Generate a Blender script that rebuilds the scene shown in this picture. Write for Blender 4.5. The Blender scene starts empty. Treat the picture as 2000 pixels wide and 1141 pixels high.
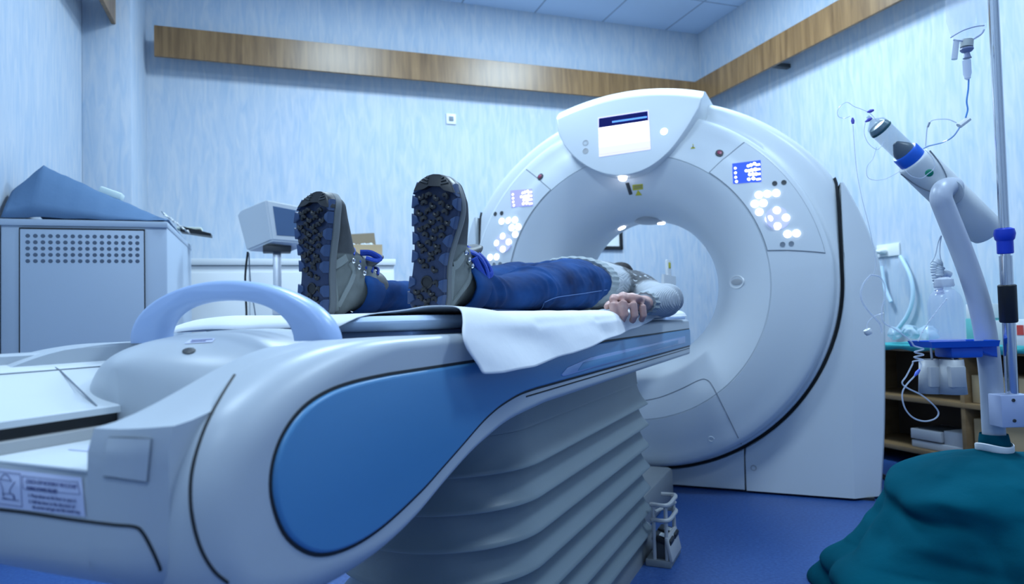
import bpy, bmesh, math, random
from math import sin, cos, pi, sqrt, atan2, radians
from mathutils import Vector as V, Matrix, noise
from mathutils.bvhtree import BVHTree
random.seed(7)
S = bpy.context.scene
COL = S.collection

# ------------------------------------------------------------------ camera (a 24 mm lens at table height)
F, PITCH, ROLL, YAW = 1337.5, .0375530, .0270978, .4263247
RY = .7673497                                   # the room stands at 44 degrees to the scanner
fw = V((-sin(YAW)*cos(PITCH), cos(YAW)*cos(PITCH), sin(PITCH)))
rt = V((cos(YAW), sin(YAW), 0)); up = rt.cross(fw)
r2 = cos(ROLL)*rt - sin(ROLL)*up; u2 = sin(ROLL)*rt + cos(ROLL)*up
EYE = V((0, 0, .84))
cam = bpy.data.cameras.new('camera'); cam.lens = F*36/2000; cam.sensor_width = 36; cam.sensor_fit = 'HORIZONTAL'
cam.clip_start = .02
co = bpy.data.objects.new('camera', cam); COL.objects.link(co)
co.matrix_world = Matrix(((r2.x, u2.x, -fw.x, EYE.x), (r2.y, u2.y, -fw.y, EYE.y), (r2.z, u2.z, -fw.z, EYE.z), (0, 0, 0, 1)))
S.camera = co
cam.dof.use_dof = True; cam.dof.focus_distance = 1.5; cam.dof.aperture_fstop = 4.5

BX = V((cos(RY), sin(RY), 0)); BY = V((-sin(RY), cos(RY), 0))
def W(a, b, z=0): return BX*a + BY*b + V((0, 0, z))
def ray(x, y): return r2*((x-1000)/F) + u2*(-(y-570.5)/F) + fw
def at(x, y, D): return EYE + ray(x, y)*D                     # a measured direction and depth
def on(x, y, ax, val):
    r = ray(x, y); return EYE + r*((val-EYE[ax])/r[ax])
def onr(x, y, ax, val):
    r = ray(x, y); k = BX if ax == 0 else BY
    return EYE + r*(val/r.dot(k))

# ------------------------------------------------------------------ materials
MATS = {}
def mat(name, col, rough=.5, metal=0., bump=0., bscale=60., var=0., vscale=8., spec=.5, trans=0., alpha=1., emit=0., ecol=None, stretch=None, sheen=0., coat=0., ior=1.45, col2=None):
    m = bpy.data.materials.new(name); m.use_nodes = True
    nt = m.node_tree; b = nt.nodes['Principled BSDF']; L = nt.links
    b.inputs['Base Color'].default_value = (*col, 1); b.inputs['Roughness'].default_value = rough
    b.inputs['Metallic'].default_value = metal; b.inputs['Specular IOR Level'].default_value = spec
    b.inputs['IOR'].default_value = ior
    if trans: b.inputs['Transmission Weight'].default_value = trans
    if alpha < 1: b.inputs['Alpha'].default_value = alpha
    if sheen: b.inputs['Sheen Weight'].default_value = sheen
    if coat: b.inputs['Coat Weight'].default_value = coat
    if emit:
        b.inputs['Emission Color'].default_value = (*(ecol or col), 1); b.inputs['Emission Strength'].default_value = emit
    if var or bump:
        tc = nt.nodes.new('ShaderNodeTexCoord'); mp = nt.nodes.new('ShaderNodeMapping')
        L.new(tc.outputs['Object'], mp.inputs['Vector'])
        if stretch: mp.inputs['Scale'].default_value = stretch
    if var:
        n = nt.nodes.new('ShaderNodeTexNoise'); n.inputs['Scale'].default_value = vscale; n.inputs['Detail'].default_value = 5
        L.new(mp.outputs['Vector'], n.inputs['Vector'])
        rp = nt.nodes.new('ShaderNodeValToRGB'); rp.color_ramp.elements[0].position = .3; rp.color_ramp.elements[1].position = .7
        c2 = col2 or tuple(c*(1-var) for c in col)
        rp.color_ramp.elements[0].color = (*c2, 1); rp.color_ramp.elements[1].color = (*col, 1)
        L.new(n.outputs['Fac'], rp.inputs['Fac']); L.new(rp.outputs['Color'], b.inputs['Base Color'])
    if bump:
        n2 = nt.nodes.new('ShaderNodeTexNoise'); n2.inputs['Scale'].default_value = bscale; n2.inputs['Detail'].default_value = 4
        L.new(mp.outputs['Vector'], n2.inputs['Vector'])
        bp = nt.nodes.new('ShaderNodeBump'); bp.inputs['Strength'].default_value = bump; bp.inputs['Distance'].default_value = .01
        L.new(n2.outputs['Fac'], bp.inputs['Height']); L.new(bp.outputs['Normal'], b.inputs['Normal'])
    MATS[name] = m
    return m
shell = mat('cream_plastic', (.69, .73, .755), .34, bump=.02, bscale=700)
shell2 = mat('grey_plastic', (.47, .475, .48), .38, bump=.02, bscale=500)
tablem = mat('table_plastic', (.49, .535, .58), .36, bump=.02, bscale=600)
bluep = mat('blue_panel', (.09, .28, .52), .33, bump=.02, bscale=500)
bluel = mat('light_blue_plastic', (.40, .54, .82), .32)
groovehi = mat('channel_highlight', (.28, .42, .74), .22)  # lighter than the panel: the groove's highlight is put into this colour
seamm = mat('dark_seam', (.02, .022, .025), .6)
seaml = mat('seam_grey', (.2, .23, .27), .6)
bellm = mat('bellows_rubber', (.19, .24, .27), .36, bump=.03, bscale=300, var=.06, vscale=5)
basem = mat('base_grey', (.24, .265, .285), .45)
white = mat('white_plastic', (.8, .81, .8), .35)
sheetm = mat('sheet_fabric', (.85, .86, .88), .85, bump=.12, bscale=25, sheen=.2)
padm = mat('pad_vinyl', (.50, .62, .78), .6)
black = mat('black_plastic', (.012, .012, .014), .4)
dark = mat('dark_grey', (.05, .055, .06), .5)
chrome = mat('chrome', (.75, .76, .78), .14, metal=1)
steel = mat('brushed_steel', (.6, .62, .65), .3, metal=1)
denim = None
skinm = mat('skin', (.60, .38, .33), .5, bump=.06, bscale=120, var=.25, vscale=60, col2=(.54, .29, .25))
hairm = mat('dark_hair', (.03, .026, .025), .6, bump=.5, bscale=150)
solem = mat('navy_rubber', (.018, .032, .082), .5, bump=.1, bscale=200)
lugb = mat('blue_rubber', (.030, .060, .145), .5)
lugk = mat('black_rubber', (.014, .015, .018), .45)
lacem = mat('blue_lace', (.012, .06, .42), .6, bump=.3, bscale=400)
overl = mat('grey_overlay', (.24, .27, .265), .7, bump=.2, bscale=300)
midm = mat('grey_midsole', (.13, .145, .155), .6)
cloth = mat('green_drape', (.0, .078, .118), .95, bump=.15, bscale=30, var=.15, vscale=6, spec=.08)
covm = mat('blue_dust_cover', (.085, .165, .29), .8, bump=.25, bscale=14)
teal = mat('teal_drape', (.05, .42, .44), .8, bump=.2, bscale=20)
bluec = mat('bright_blue_plastic', (.012, .12, .62), .35)
royal = mat('royal_blue_plastic', (.01, .05, .55), .4)
woodf = mat('shelf_wood', (.30, .19, .09), .5, var=.3, vscale=6, stretch=(1, 1, 6))
card = mat('cardboard', (.42, .31, .18), .8, var=.12, vscale=5)
cardd = mat('cardboard_shaded', (.20, .155, .10), .8, var=.1, vscale=5)  # darker copy of the cardboard, the flap's shade put into its colour
paper = mat('paper', (.8, .82, .8), .8)
cabm = mat('cabinet_paint', (.42, .50, .60), .45, bump=.02, bscale=300)
holem = mat('vent_hole', (.10, .13, .18), .7)
counterm = mat('counter_white', (.72, .74, .74), .4)
tealbox = mat('teal_box', (.16, .52, .50), .6)
redp = mat('red_print', (.55, .06, .05), .6)
yellow = mat('yellow_label', (.55, .50, .04), .5)
redb = mat('red_button', (.30, .05, .10), .35)
greenp = mat('green_cap', (.0, .22, .13), .45)
purple = mat('violet_connector', (.16, .14, .62), .4)
def clear(name, col, alpha, rough=.08):
    """thin clear plastic: mostly seen through, with a gloss on it"""
    return mat(name, col, rough, alpha=alpha, spec=.8)
tubem = clear('clear_tube', (.80, .85, .95), .42)
tubeb = clear('blue_fluid_tube', (.08, .35, .85), .8)
bagm = clear('bag_film', (.85, .9, 1.0), .20, .05)
glassm = clear('clear_bottle', (.72, .76, .95), .22, .05)
barrel = clear('syringe_barrel', (.35, .47, .55), .36, .06)
lit = mat('button_light', (.9, .95, 1), .4, emit=3.2, ecol=(.86, .92, 1))
litp = mat('pad_glow', (.55, .56, .85), .4, emit=.35, ecol=(.5, .52, 1))
lamp = mat('lamp_white', (.9, .92, 1), .4, emit=8, ecol=(.9, .93, 1))
lampg = mat('lamp_greenish', (.9, 1, .95), .4, emit=2.2, ecol=(.85, 1, .92))
scrw = mat('screen_white', (.8, .8, .9), .5, spec=.08, emit=2.6, ecol=(.97, .97, 1))
scrl = mat('screen_lilac', (.5, .48, .8), .5, spec=.08, emit=1.0, ecol=(.55, .52, .95))
scrd = mat('screen_navy', (.004, .006, .06), .5, spec=.08, emit=.18, ecol=(.005, .015, .30))
scrb = mat('screen_blue', (.02, .06, .6), .5, spec=.08, emit=.8, ecol=(.05, .12, .85))
scrv = mat('screen_violet', (.2, .2, .7), .5, spec=.08, emit=.9, ecol=(.32, .33, .9))
scrbar = mat('screen_bar', (.1, .3, .9), .5, spec=.08, emit=.8, ecol=(.15, .35, 1))
crt = mat('monitor_glass', (.10, .17, .30), .15)
ink = mat('label_ink', (.10, .12, .28), .6)
redink = mat('red_ink', (.45, .03, .06), .6)
lab = mat('label_paper', (.62, .66, .86), .5)
wood = None
def wood_mat():
    m = bpy.data.materials.new('oak_laminate'); m.use_nodes = True; nt = m.node_tree; L = nt.links; b = nt.nodes['Principled BSDF']
    tc = nt.nodes.new('ShaderNodeTexCoord'); mp = nt.nodes.new('ShaderNodeMapping'); mp.inputs['Scale'].default_value = (26, 26, 1.6)
    n = nt.nodes.new('ShaderNodeTexNoise'); n.inputs['Scale'].default_value = 1.; n.inputs['Detail'].default_value = 8; n.inputs['Roughness'].default_value = .6
    n.inputs['Distortion'].default_value = .6
    rp = nt.nodes.new('ShaderNodeValToRGB'); e = rp.color_ramp.elements
    e[0].position = .28; e[0].color = (.13, .068, .026, 1); e[1].position = .72; e[1].color = (.31, .18, .075, 1)
    L.new(tc.outputs['Object'], mp.inputs['Vector']); L.new(mp.outputs['Vector'], n.inputs['Vector'])
    L.new(n.outputs['Fac'], rp.inputs['Fac']); L.new(rp.outputs['Color'], b.inputs['Base Color'])
    b.inputs['Roughness'].default_value = .33
    return m
wood = wood_mat()
def wall_mat():
    m = bpy.data.materials.new('washed_wallpaper'); m.use_nodes = True; nt = m.node_tree; L = nt.links; b = nt.nodes['Principled BSDF']
    tc = nt.nodes.new('ShaderNodeTexCoord'); mp = nt.nodes.new('ShaderNodeMapping'); mp.inputs['Scale'].default_value = (28, 28, 4.5)
    n = nt.nodes.new('ShaderNodeTexNoise'); n.inputs['Scale'].default_value = 1.; n.inputs['Detail'].default_value = 6; n.inputs['Distortion'].default_value = 1.0
    L.new(tc.outputs['Object'], mp.inputs['Vector']); L.new(mp.outputs['Vector'], n.inputs['Vector'])
    rp = nt.nodes.new('ShaderNodeValToRGB'); e = rp.color_ramp.elements
    e[0].position = .30; e[0].color = (.41, .51, .625, 1); e[1].position = .66; e[1].color = (.56, .60, .655, 1)
    L.new(n.outputs['Fac'], rp.inputs['Fac']); L.new(rp.outputs['Color'], b.inputs['Base Color'])
    b.inputs['Roughness'].default_value = .5; b.inputs['Specular IOR Level'].default_value = .25
    bp = nt.nodes.new('ShaderNodeBump'); bp.inputs['Strength'].default_value = .35; bp.inputs['Distance'].default_value = .004
    L.new(n.outputs['Fac'], bp.inputs['Height']); L.new(bp.outputs['Normal'], b.inputs['Normal'])
    return m
wallm = wall_mat()
def ceil_mat():
    m = bpy.data.materials.new('ceiling_tiles'); m.use_nodes = True; nt = m.node_tree; L = nt.links; b = nt.nodes['Principled BSDF']
    tc = nt.nodes.new('ShaderNodeTexCoord'); sx = nt.nodes.new('ShaderNodeSeparateXYZ'); L.new(tc.outputs['Object'], sx.inputs[0])
    def line(o, off):
        a = nt.nodes.new('ShaderNodeMath'); a.operation = 'ADD'; a.inputs[1].default_value = off; L.new(sx.outputs[o], a.inputs[0])
        d = nt.nodes.new('ShaderNodeMath'); d.operation = 'PINGPONG'; d.inputs[1].default_value = .3; L.new(a.outputs[0], d.inputs[0])
        c = nt.nodes.new('ShaderNodeMath'); c.operation = 'LESS_THAN'; c.inputs[1].default_value = .007; L.new(d.outputs[0], c.inputs[0])
        return c
    mx = nt.nodes.new('ShaderNodeMath'); mx.operation = 'MAXIMUM'
    L.new(line(0, -.22+6).outputs[0], mx.inputs[0]); L.new(line(1, -4.42+6).outputs[0], mx.inputs[1])
    mc = nt.nodes.new('ShaderNodeMix'); mc.data_type = 'RGBA'
    mc.inputs['A'].default_value = (.56, .69, .86, 1); mc.inputs['B'].default_value = (.30, .38, .5, 1)
    L.new(mx.outputs[0], mc.inputs['Factor']); L.new(mc.outputs['Result'], b.inputs['Base Color'])
    b.inputs['Roughness'].default_value = .8
    return m
def floor_mat():
    m = bpy.data.materials.new('blue_vinyl'); m.use_nodes = True; nt = m.node_tree; L = nt.links; b = nt.nodes['Principled BSDF']
    tc = nt.nodes.new('ShaderNodeTexCoord')
    n = nt.nodes.new('ShaderNodeTexNoise'); n.inputs['Scale'].default_value = 90; n.inputs['Detail'].default_value = 6
    L.new(tc.outputs['Object'], n.inputs['Vector'])
    rp = nt.nodes.new('ShaderNodeValToRGB'); e = rp.color_ramp.elements
    e[0].position = .35; e[0].color = (.022, .07, .25, 1); e[1].position = .7; e[1].color = (.045, .12, .35, 1)
    L.new(n.outputs['Fac'], rp.inputs['Fac']); L.new(rp.outputs['Color'], b.inputs['Base Color'])
    b.inputs['Roughness'].default_value = .38
    return m
def denim_mat():
    m = bpy.data.materials.new('blue_denim'); m.use_nodes = True; nt = m.node_tree; L = nt.links; b = nt.nodes['Principled BSDF']
    tc = nt.nodes.new('ShaderNodeTexCoord'); mp = nt.nodes.new('ShaderNodeMapping'); mp.inputs['Scale'].default_value = (5, 2.5, 5)
    n = nt.nodes.new('ShaderNodeTexNoise'); n.inputs['Scale'].default_value = 2.2; n.inputs['Detail'].default_value = 6
    L.new(tc.outputs['Object'], mp.inputs['Vector']); L.new(mp.outputs['Vector'], n.inputs['Vector'])
    rp = nt.nodes.new('ShaderNodeValToRGB'); e = rp.color_ramp.elements
    e[0].position = .32; e[0].color = (.003, .018, .075, 1); e[1].position = .72; e[1].color = (.011, .070, .245, 1)
    L.new(n.outputs['Fac'], rp.inputs['Fac']); L.new(rp.outputs['Color'], b.inputs['Base Color'])
    w = nt.nodes.new('ShaderNodeTexNoise'); w.inputs['Scale'].default_value = 900; L.new(tc.outputs['Object'], w.inputs['Vector'])
    bp = nt.nodes.new('ShaderNodeBump'); bp.inputs['Strength'].default_value = .25; bp.inputs['Distance'].default_value = .002
    L.new(w.outputs['Fac'], bp.inputs['Height']); L.new(bp.outputs['Normal'], b.inputs['Normal'])
    b.inputs['Roughness'].default_value = .9; b.inputs['Specular IOR Level'].default_value = .15
    return m
denim = denim_mat()
def sweater_mat():
    m = bpy.data.materials.new('grey_knit'); m.use_nodes = True; nt = m.node_tree; L = nt.links; b = nt.nodes['Principled BSDF']
    tc = nt.nodes.new('ShaderNodeTexCoord'); sx = nt.nodes.new('ShaderNodeSeparateXYZ'); L.new(tc.outputs['Object'], sx.inputs[0])
    n = nt.nodes.new('ShaderNodeTexNoise'); n.inputs['Scale'].default_value = 26; n.inputs['Detail'].default_value = 2
    L.new(tc.outputs['Object'], n.inputs['Vector'])
    rg = nt.nodes.new('ShaderNodeMapRange'); rg.inputs['From Min'].default_value = 2.36; rg.inputs['From Max'].default_value = 2.40
    L.new(sx.outputs[1], rg.inputs['Value'])
    gt = nt.nodes.new('ShaderNodeMath'); gt.operation = 'GREATER_THAN'; gt.inputs[1].default_value = .41; L.new(n.outputs['Fac'], gt.inputs[0])
    mu = nt.nodes.new('ShaderNodeMath'); mu.operation = 'MULTIPLY'; L.new(rg.outputs[0], mu.inputs[0]); L.new(gt.outputs[0], mu.inputs[1])
    mc = nt.nodes.new('ShaderNodeMix'); mc.data_type = 'RGBA'; mc.inputs['A'].default_value = (.36, .39, .43, 1); mc.inputs['B'].default_value = (.02, .025, .035, 1)
    L.new(mu.outputs[0], mc.inputs['Factor']); L.new(mc.outputs['Result'], b.inputs['Base Color'])
    w = nt.nodes.new('ShaderNodeTexWave'); w.inputs['Scale'].default_value = 90; w.inputs['Distortion'].default_value = 2; L.new(tc.outputs['Object'], w.inputs['Vector'])
    bp = nt.nodes.new('ShaderNodeBump'); bp.inputs['Strength'].default_value = .3; bp.inputs['Distance'].default_value = .003
    L.new(w.outputs['Fac'], bp.inputs['Height']); L.new(bp.outputs['Normal'], b.inputs['Normal'])
    b.inputs['Roughness'].default_value = .9; b.inputs['Sheen Weight'].default_value = .2
    return m
knit = sweater_mat()
ribm = mat('ribbed_knit', (.30, .34, .36), .9, bump=.3, bscale=300)
bootm = bpy.data.materials.new('boot_suede')
def boot_mat(m):
    m.use_nodes = True; nt = m.node_tree; L = nt.links; b = nt.nodes['Principled BSDF']
    tc = nt.nodes.new('ShaderNodeTexCoord'); sx = nt.nodes.new('ShaderNodeSeparateXYZ'); L.new(tc.outputs['Object'], sx.inputs[0])
    rg = nt.nodes.new('ShaderNodeMapRange'); rg.inputs['From Min'].default_value = .983; rg.inputs['From Max'].default_value = .987
    L.new(sx.outputs[2], rg.inputs['Value'])
    mc = nt.nodes.new('ShaderNodeMix'); mc.data_type = 'RGBA'; mc.inputs['A'].default_value = (.20, .225, .22, 1); mc.inputs['B'].default_value = (.07, .078, .088, 1)
    L.new(rg.outputs[0], mc.inputs['Factor'])
    n = nt.nodes.new('ShaderNodeTexNoise'); n.inputs['Scale'].default_value = 45; n.inputs['Detail'].default_value = 5; L.new(tc.outputs['Object'], n.inputs['Vector'])
    m2 = nt.nodes.new('ShaderNodeMix'); m2.data_type = 'RGBA'; m2.blend_type = 'MULTIPLY'; m2.inputs['Factor'].default_value = .45
    L.new(mc.outputs['Result'], m2.inputs['A']); L.new(n.outputs['Fac'], m2.inputs['B']); L.new(m2.outputs['Result'], b.inputs['Base Color'])
    bp = nt.nodes.new('ShaderNodeBump'); bp.inputs['Strength'].default_value = .2; bp.inputs['Distance'].default_value = .004
    L.new(n.outputs['Fac'], bp.inputs['Height']); L.new(bp.outputs['Normal'], b.inputs['Normal'])
    b.inputs['Roughness'].default_value = .8
boot_mat(bootm)

# ------------------------------------------------------------------ mesh helpers
class MB:
    def __init__(s): s.bm = bmesh.new()
    def box(s, c, d, M=None, bev=0):
        r = bmesh.ops.create_cube(s.bm, size=1.); vs = r['verts']
        for v in vs: v.co = V((v.co.x*d[0], v.co.y*d[1], v.co.z*d[2]))
        if bev:
            es = list({e for v in vs for e in v.link_edges})
            g = bmesh.ops.bevel(s.bm, geom=es, offset=bev, segments=2, affect='EDGES', profile=.5)
            vs = list({v for f in g['faces'] for v in f.verts} | {v for v in vs if v.is_valid})
        for v in vs:
            p = v.co
            if M is not None: p = M @ p
            v.co = p + V(c)
        return s
    def rings(s, R, closed=True, cap0=True, cap1=True):
        L = [[s.bm.verts.new(p) for p in r] for r in R]
        n = len(L[0])
        for a, b in zip(L, L[1:]):
            for i in range(n if closed else n-1):
                j = (i+1) % n
                try: s.bm.faces.new((a[i], a[j], b[j], b[i]))
                except ValueError: pass
        if closed and cap0: s.bm.faces.new(list(reversed(L[0])))
        if closed and cap1: s.bm.faces.new(L[-1])
        return s
    def tube(s, pts, r, n=10, caps=True, flat=None):
        pts = [V(p) for p in pts]; R = []
        T = [(pts[min(i+1, len(pts)-1)]-pts[max(i-1, 0)]).normalized() for i in range(len(pts))]
        u = T[0].orthogonal().normalized()
        if flat is not None: u = (V(flat)-T[0]*V(flat).dot(T[0])).normalized()
        for i, p in enumerate(pts):
            t = T[i]; u = (u-t*u.dot(t)).normalized(); w = t.cross(u)
            rr = r[i] if isinstance(r, (list, tuple)) else r
            ra, rb = rr if isinstance(rr, tuple) else (rr, rr)
            R.append([p+u*ra*cos(2*pi*k/n)+w*rb*sin(2*pi*k/n) for k in range(n)])
        return s.rings(R, True, caps, caps)
    def prism(s, poly, vec, bev=0, seg=2):
        """closed 3D polygon swept by vec"""
        vec = V(vec); a = [s.bm.verts.new(p) for p in poly]; b = [s.bm.verts.new(V(p)+vec) for p in poly]
        n = len(a); fs = [s.bm.faces.new(list(reversed(a))), s.bm.faces.new(b)]
        for i in range(n):
            j = (i+1) % n; fs.append(s.bm.faces.new((a[i], a[j], b[j], b[i])))
        if bev:
            es = list({e for f in fs[:2] for e in f.edges})
            bmesh.ops.bevel(s.bm, geom=es, offset=bev, segments=seg, affect='EDGES', profile=.5)
        return s
    def lathe(s, o, axis, prof, n=32, cap=True):
        o = V(o); ax = V(axis).normalized(); u = ax.orthogonal().normalized(); w = ax.cross(u)
        return s.rings([[o+ax*h+(u*cos(2*pi*k/n)+w*sin(2*pi*k/n))*max(r, 1e-4) for k in range(n)] for r, h in prof], True, cap, cap)
    def disc(s, c, nrm, r, h, n=20, dome=0):
        prof = [(r, 0), (r, h)] if not dome else [(r, 0), (r, h*.6), (r*.85, h*.9), (r*.4, h)]
        return s.lathe(c, nrm, prof, n)
    def build(s, name, m, parent=None, smooth=True, angle=40):
        bmesh.ops.recalc_face_normals(s.bm, faces=s.bm.faces)
        me = bpy.data.meshes.new(name); s.bm.to_mesh(me); s.bm.free()
        return mesh_obj(name, me, m, parent, smooth, angle)
def mesh_obj(name, me, m, parent=None, smooth=True, angle=40):
    me.materials.append(m)
    if smooth:
        me.polygons.foreach_set('use_smooth', [True]*len(me.polygons))
        me.set_sharp_from_angle(angle=radians(angle))
    o = bpy.data.objects.new(name, me); COL.objects.link(o)
    if parent is not None:
        o.parent = parent; o.matrix_parent_inverse = wm(parent).inverted()
    return o
def wm(o):
    m = Matrix.LocRotScale(o.location, o.rotation_euler, o.scale)
    return (wm(o.parent) @ o.matrix_parent_inverse @ m) if o.parent else m
def tag(o, label, cat, group=None):
    o['label'] = label; o['category'] = cat
    if group: o['group'] = group
    return o
def thing(name, label, cat, loc, group=None):
    o = bpy.data.objects.new(name, None); COL.objects.link(o); o.location = loc; o.empty_display_size = .1
    return tag(o, label, cat, group)
def struct(o): o['kind'] = 'structure'; return o
def catmull(P, n=6, closed=False):
    P = [V(p) for p in P]; out = []; N = len(P)
    for i in range(N if closed else N-1):
        g = (lambda k: P[k % N]) if closed else (lambda k: P[max(0, min(N-1, k))])
        a, b, c, d = g(i-1), g(i), g(i+1), g(i+2)
        for k in range(n):
            t = k/n
            out.append(.5*((2*b)+(c-a)*t+(2*a-5*b+4*c-d)*t*t+(3*b-a-3*c+d)*t**3))
    if not closed: out.append(P[-1])
    return out
def bvh_of(*obs):
    vs, fs = [], []
    for o in obs:
        M = wm(o); k = len(vs); vs += [M @ v.co for v in o.data.vertices]; fs += [tuple(k+i for i in p.vertices) for p in o.data.polygons]
    return BVHTree.FromPolygons(vs, fs)
def cast(b, x, y):
    r = ray(x, y).normalized(); h = b.ray_cast(EYE, r)
    if h[0] is None: return None
    n = h[1]
    if n.dot(r) > 0: n = -n
    return h[0], n
def patch(b, quad, m, name, parent, off=.0015, nx=6, ny=4, thick=None):
    """a thin decal that follows a surface: quad is four directions (tl, tr, br, bl)"""
    mb = MB(); G = []
    for j in range(ny+1):
        row = []
        for i in range(nx+1):
            u, v = i/nx, j/ny
            tx = (quad[0][0]*(1-u)+quad[1][0]*u)*(1-v)+(quad[3][0]*(1-u)+quad[2][0]*u)*v
            ty = (quad[0][1]*(1-u)+quad[1][1]*u)*(1-v)+(quad[3][1]*(1-u)+quad[2][1]*u)*v
            h = cast(b, tx, ty)
            row.append(h[0]+h[1]*off if h else None)
        G.append(row)
    last = None
    for row in G:
        for i, p in enumerate(row):
            if p is None: row[i] = last or V((0, 0, 0))
            else: last = p
    vv = [[mb.bm.verts.new(p) for p in row] for row in G]
    for j in range(ny):
        for i in range(nx): mb.bm.faces.new((vv[j][i], vv[j][i+1], vv[j+1][i+1], vv[j+1][i]))
    return mb.build(name, m, parent)
def line_on(b, pts, r, m, name, parent, off=0., n=6, flat=False, sub=6, mb=None):
    P = catmull([(x, y, 0) for x, y in pts], sub); out = []
    for q in P:
        h = cast(b, q.x, q.y)
        if h: out.append(h[0]+h[1]*off)
    k = mb or MB(); k.tube(out, r, n)
    return k if mb else k.build(name, m, parent)
def disc_on(b, x, y, r, h, m, name, parent, dome=0, mb=None, off=0):
    hit = cast(b, x, y)
    k = mb or MB(); k.disc(hit[0]-hit[1]*.002+hit[1]*off, hit[1], r, h+.002, 20, dome)
    return k if mb else k.build(name, m, parent)
def blob(name, chains, voxel, m, parent=None, smooth=6, fn=None, extra=None):
    """limbs given as chains of (centre, half width, half height) fused into one continuous skin"""
    mb = MB()
    for ch in chains:
        pts = [V(c[0]) for c in ch]; R = []; n = 18
        T = [(pts[min(i+1, len(pts)-1)]-pts[max(i-1, 0)]).normalized() for i in range(len(pts))]
        def ring(p, t, a, b_):
            ref = V((0, 0, 1)) if abs(t.z) < .85 else V((0, 1, 0))
            sd = t.cross(ref).normalized(); u = sd.cross(t).normalized()
            return [p+sd*a*cos(2*pi*k/n)+u*b_*sin(2*pi*k/n) for k in range(n)]
        a0, b0 = ch[0][1], ch[0][2]; a1, b1 = ch[-1][1], ch[-1][2]
        for f in (.98, .8, .45): R.append(ring(pts[0]-T[0]*min(a0, b0)*f, T[0], a0*sqrt(1-f*f), b0*sqrt(1-f*f)))
        for p, t, c in zip(pts, T, ch): R.append(ring(p, t, c[1], c[2]))
        for f in (.45, .8, .98): R.append(ring(pts[-1]+T[-1]*min(a1, b1)*f, T[-1], a1*sqrt(1-f*f), b1*sqrt(1-f*f)))
        mb.rings(R)
    if extra: extra(mb)
    o = mb.build(name, m, parent)
    md = o.modifiers.new('r', 'REMESH'); md.mode = 'VOXEL'; md.voxel_size = voxel; md.use_smooth_shade = True
    if smooth: sm = o.modifiers.new('s', 'SMOOTH'); sm.iterations = smooth; sm.factor = .5
    bpy.context.view_layer.update()
    me = bpy.data.meshes.new_from_object(o.evaluated_get(bpy.context.evaluated_depsgraph_get()))
    o.modifiers.clear(); o.data = me
    if fn:
        me.update(); N = [v.normal.copy() for v in me.vertices]
        for v, nn in zip(me.vertices, N): v.co = fn(v.co.copy(), nn)
    me.polygons.foreach_set('use_smooth', [True]*len(me.polygons)); me.update()
    return o

# ------------------------------------------------------------------ the room (local axes: along the back wall, towards it, up)
def room_obj(name, boxes, m, bev=0):
    mb = MB()
    for (x0, x1, y0, y1, z0, z1) in boxes: mb.box(((x0+x1)/2, (y0+y1)/2, (z0+z1)/2), (x1-x0, y1-y0, z1-z0), None, bev)
    o = mb.build(name, m); o.rotation_euler = (0, 0, RY); return struct(o)
HT = 3.26; XL, XR, YB, YN = -.99, 3.54, 4.97, -1.9
room_obj('floor', [(XL-.1, XR+.1, YN-.1, YB+.1, -.1, 0)], floor_mat())
room_obj('ceiling', [(XL-.1, XR+.1, YN-.1, YB+.1, HT, HT+.1)], ceil_mat())
room_obj('wall_back', [(XL-.1, XR+.1, YB, YB+.1, 0, HT)], wallm)
room_obj('wall_right', [(XR, XR+.1, YN, YB, 0, HT)], wallm)
room_obj('wall_left', [(XL-.1, XL, YN, YB, 0, HT)], wallm)
room_obj('wall_near', [(XL-.1, XR+.1, YN-.1, YN, 0, HT)], wallm)
room_obj('wall_pilaster', [(XL, -.74, 4.436, YB, 0, HT)], wallm, .004)
OFF = .15
def board(name, a, b, z0, z1):
    mb = MB(); a = V(a); b = V(b); d = (b-a).normalized(); n = V((-d.y, d.x))*.011
    P = [a-n, b-n, b+n, a+n]
    mb.prism([V((p.x, p.y, z0)) for p in P], (0, 0, z1-z0), .0015, 1)
    o = mb.build(name, wood); o.rotation_euler = (0, 0, RY); return struct(o)
zb, zt = 2.572, 2.772
board('trim_1', (-.672, YB-OFF), (XR-OFF+.01, YB-OFF), zb, zt)
board('trim_2', (XR-OFF, YB-OFF-.011), (XR-OFF, .4), zb, zt)
board('trim_3', (XL+.161, 1.0), (XL+.161, 4.435), zb+.03, zt+.03)
for nm, bxs in (('trim_4', [(k-.015, k+.015, YB-OFF+.011, YB, zb+.09, zb+.11) for k in (0., 1.1, 2.2, 3.2)]),
                ('trim_5', [(XR-OFF+.011, XR, k-.02, k+.02, zb+.002, zb+.03) for k in (1.2, 2.63, 3.9)])):
    room_obj(nm, bxs, dark)

# wall outlets
def outlet(name, label, P, sx, sz, nrm_axis, extra=None):
    """plate flat on a wall; nrm_axis 1 = back wall, 0 = right wall"""
    t = thing(name, label, 'outlet', P)
    M = Matrix.Rotation(RY, 3, 'Z')
    d = (sx, .012, sz) if nrm_axis == 1 else (.012, sx, sz)
    MB().box(P, d, M, .003).build('plate', white, t)
    return t, M
P = onr(881, 232.5, 1, YB-.006)
t, M = outlet('wall_outlet', 'small white wall outlet high on the back wall under the wood board', P, .075, .08, 1)
MB().box(P-BY*.008, (.035, .008, .035), M, .002).build('socket', seaml, t)
P = onr(1735, 489, 0, XR-.006)
t, M = outlet('wall_outlet', 'white double outlet plate on the right wall above the teal shelf', P, .16, .075, 0)
for dy in (.045, .015):
    q = P+BY*dy-BX*.03-V((0, 0, .005))
    MB().lathe(q+BX*.03, -BX, [(.014, 0), (.016, .015), (.014, .04), (.006, .055)], 14).build('plug', white, t)
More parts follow.
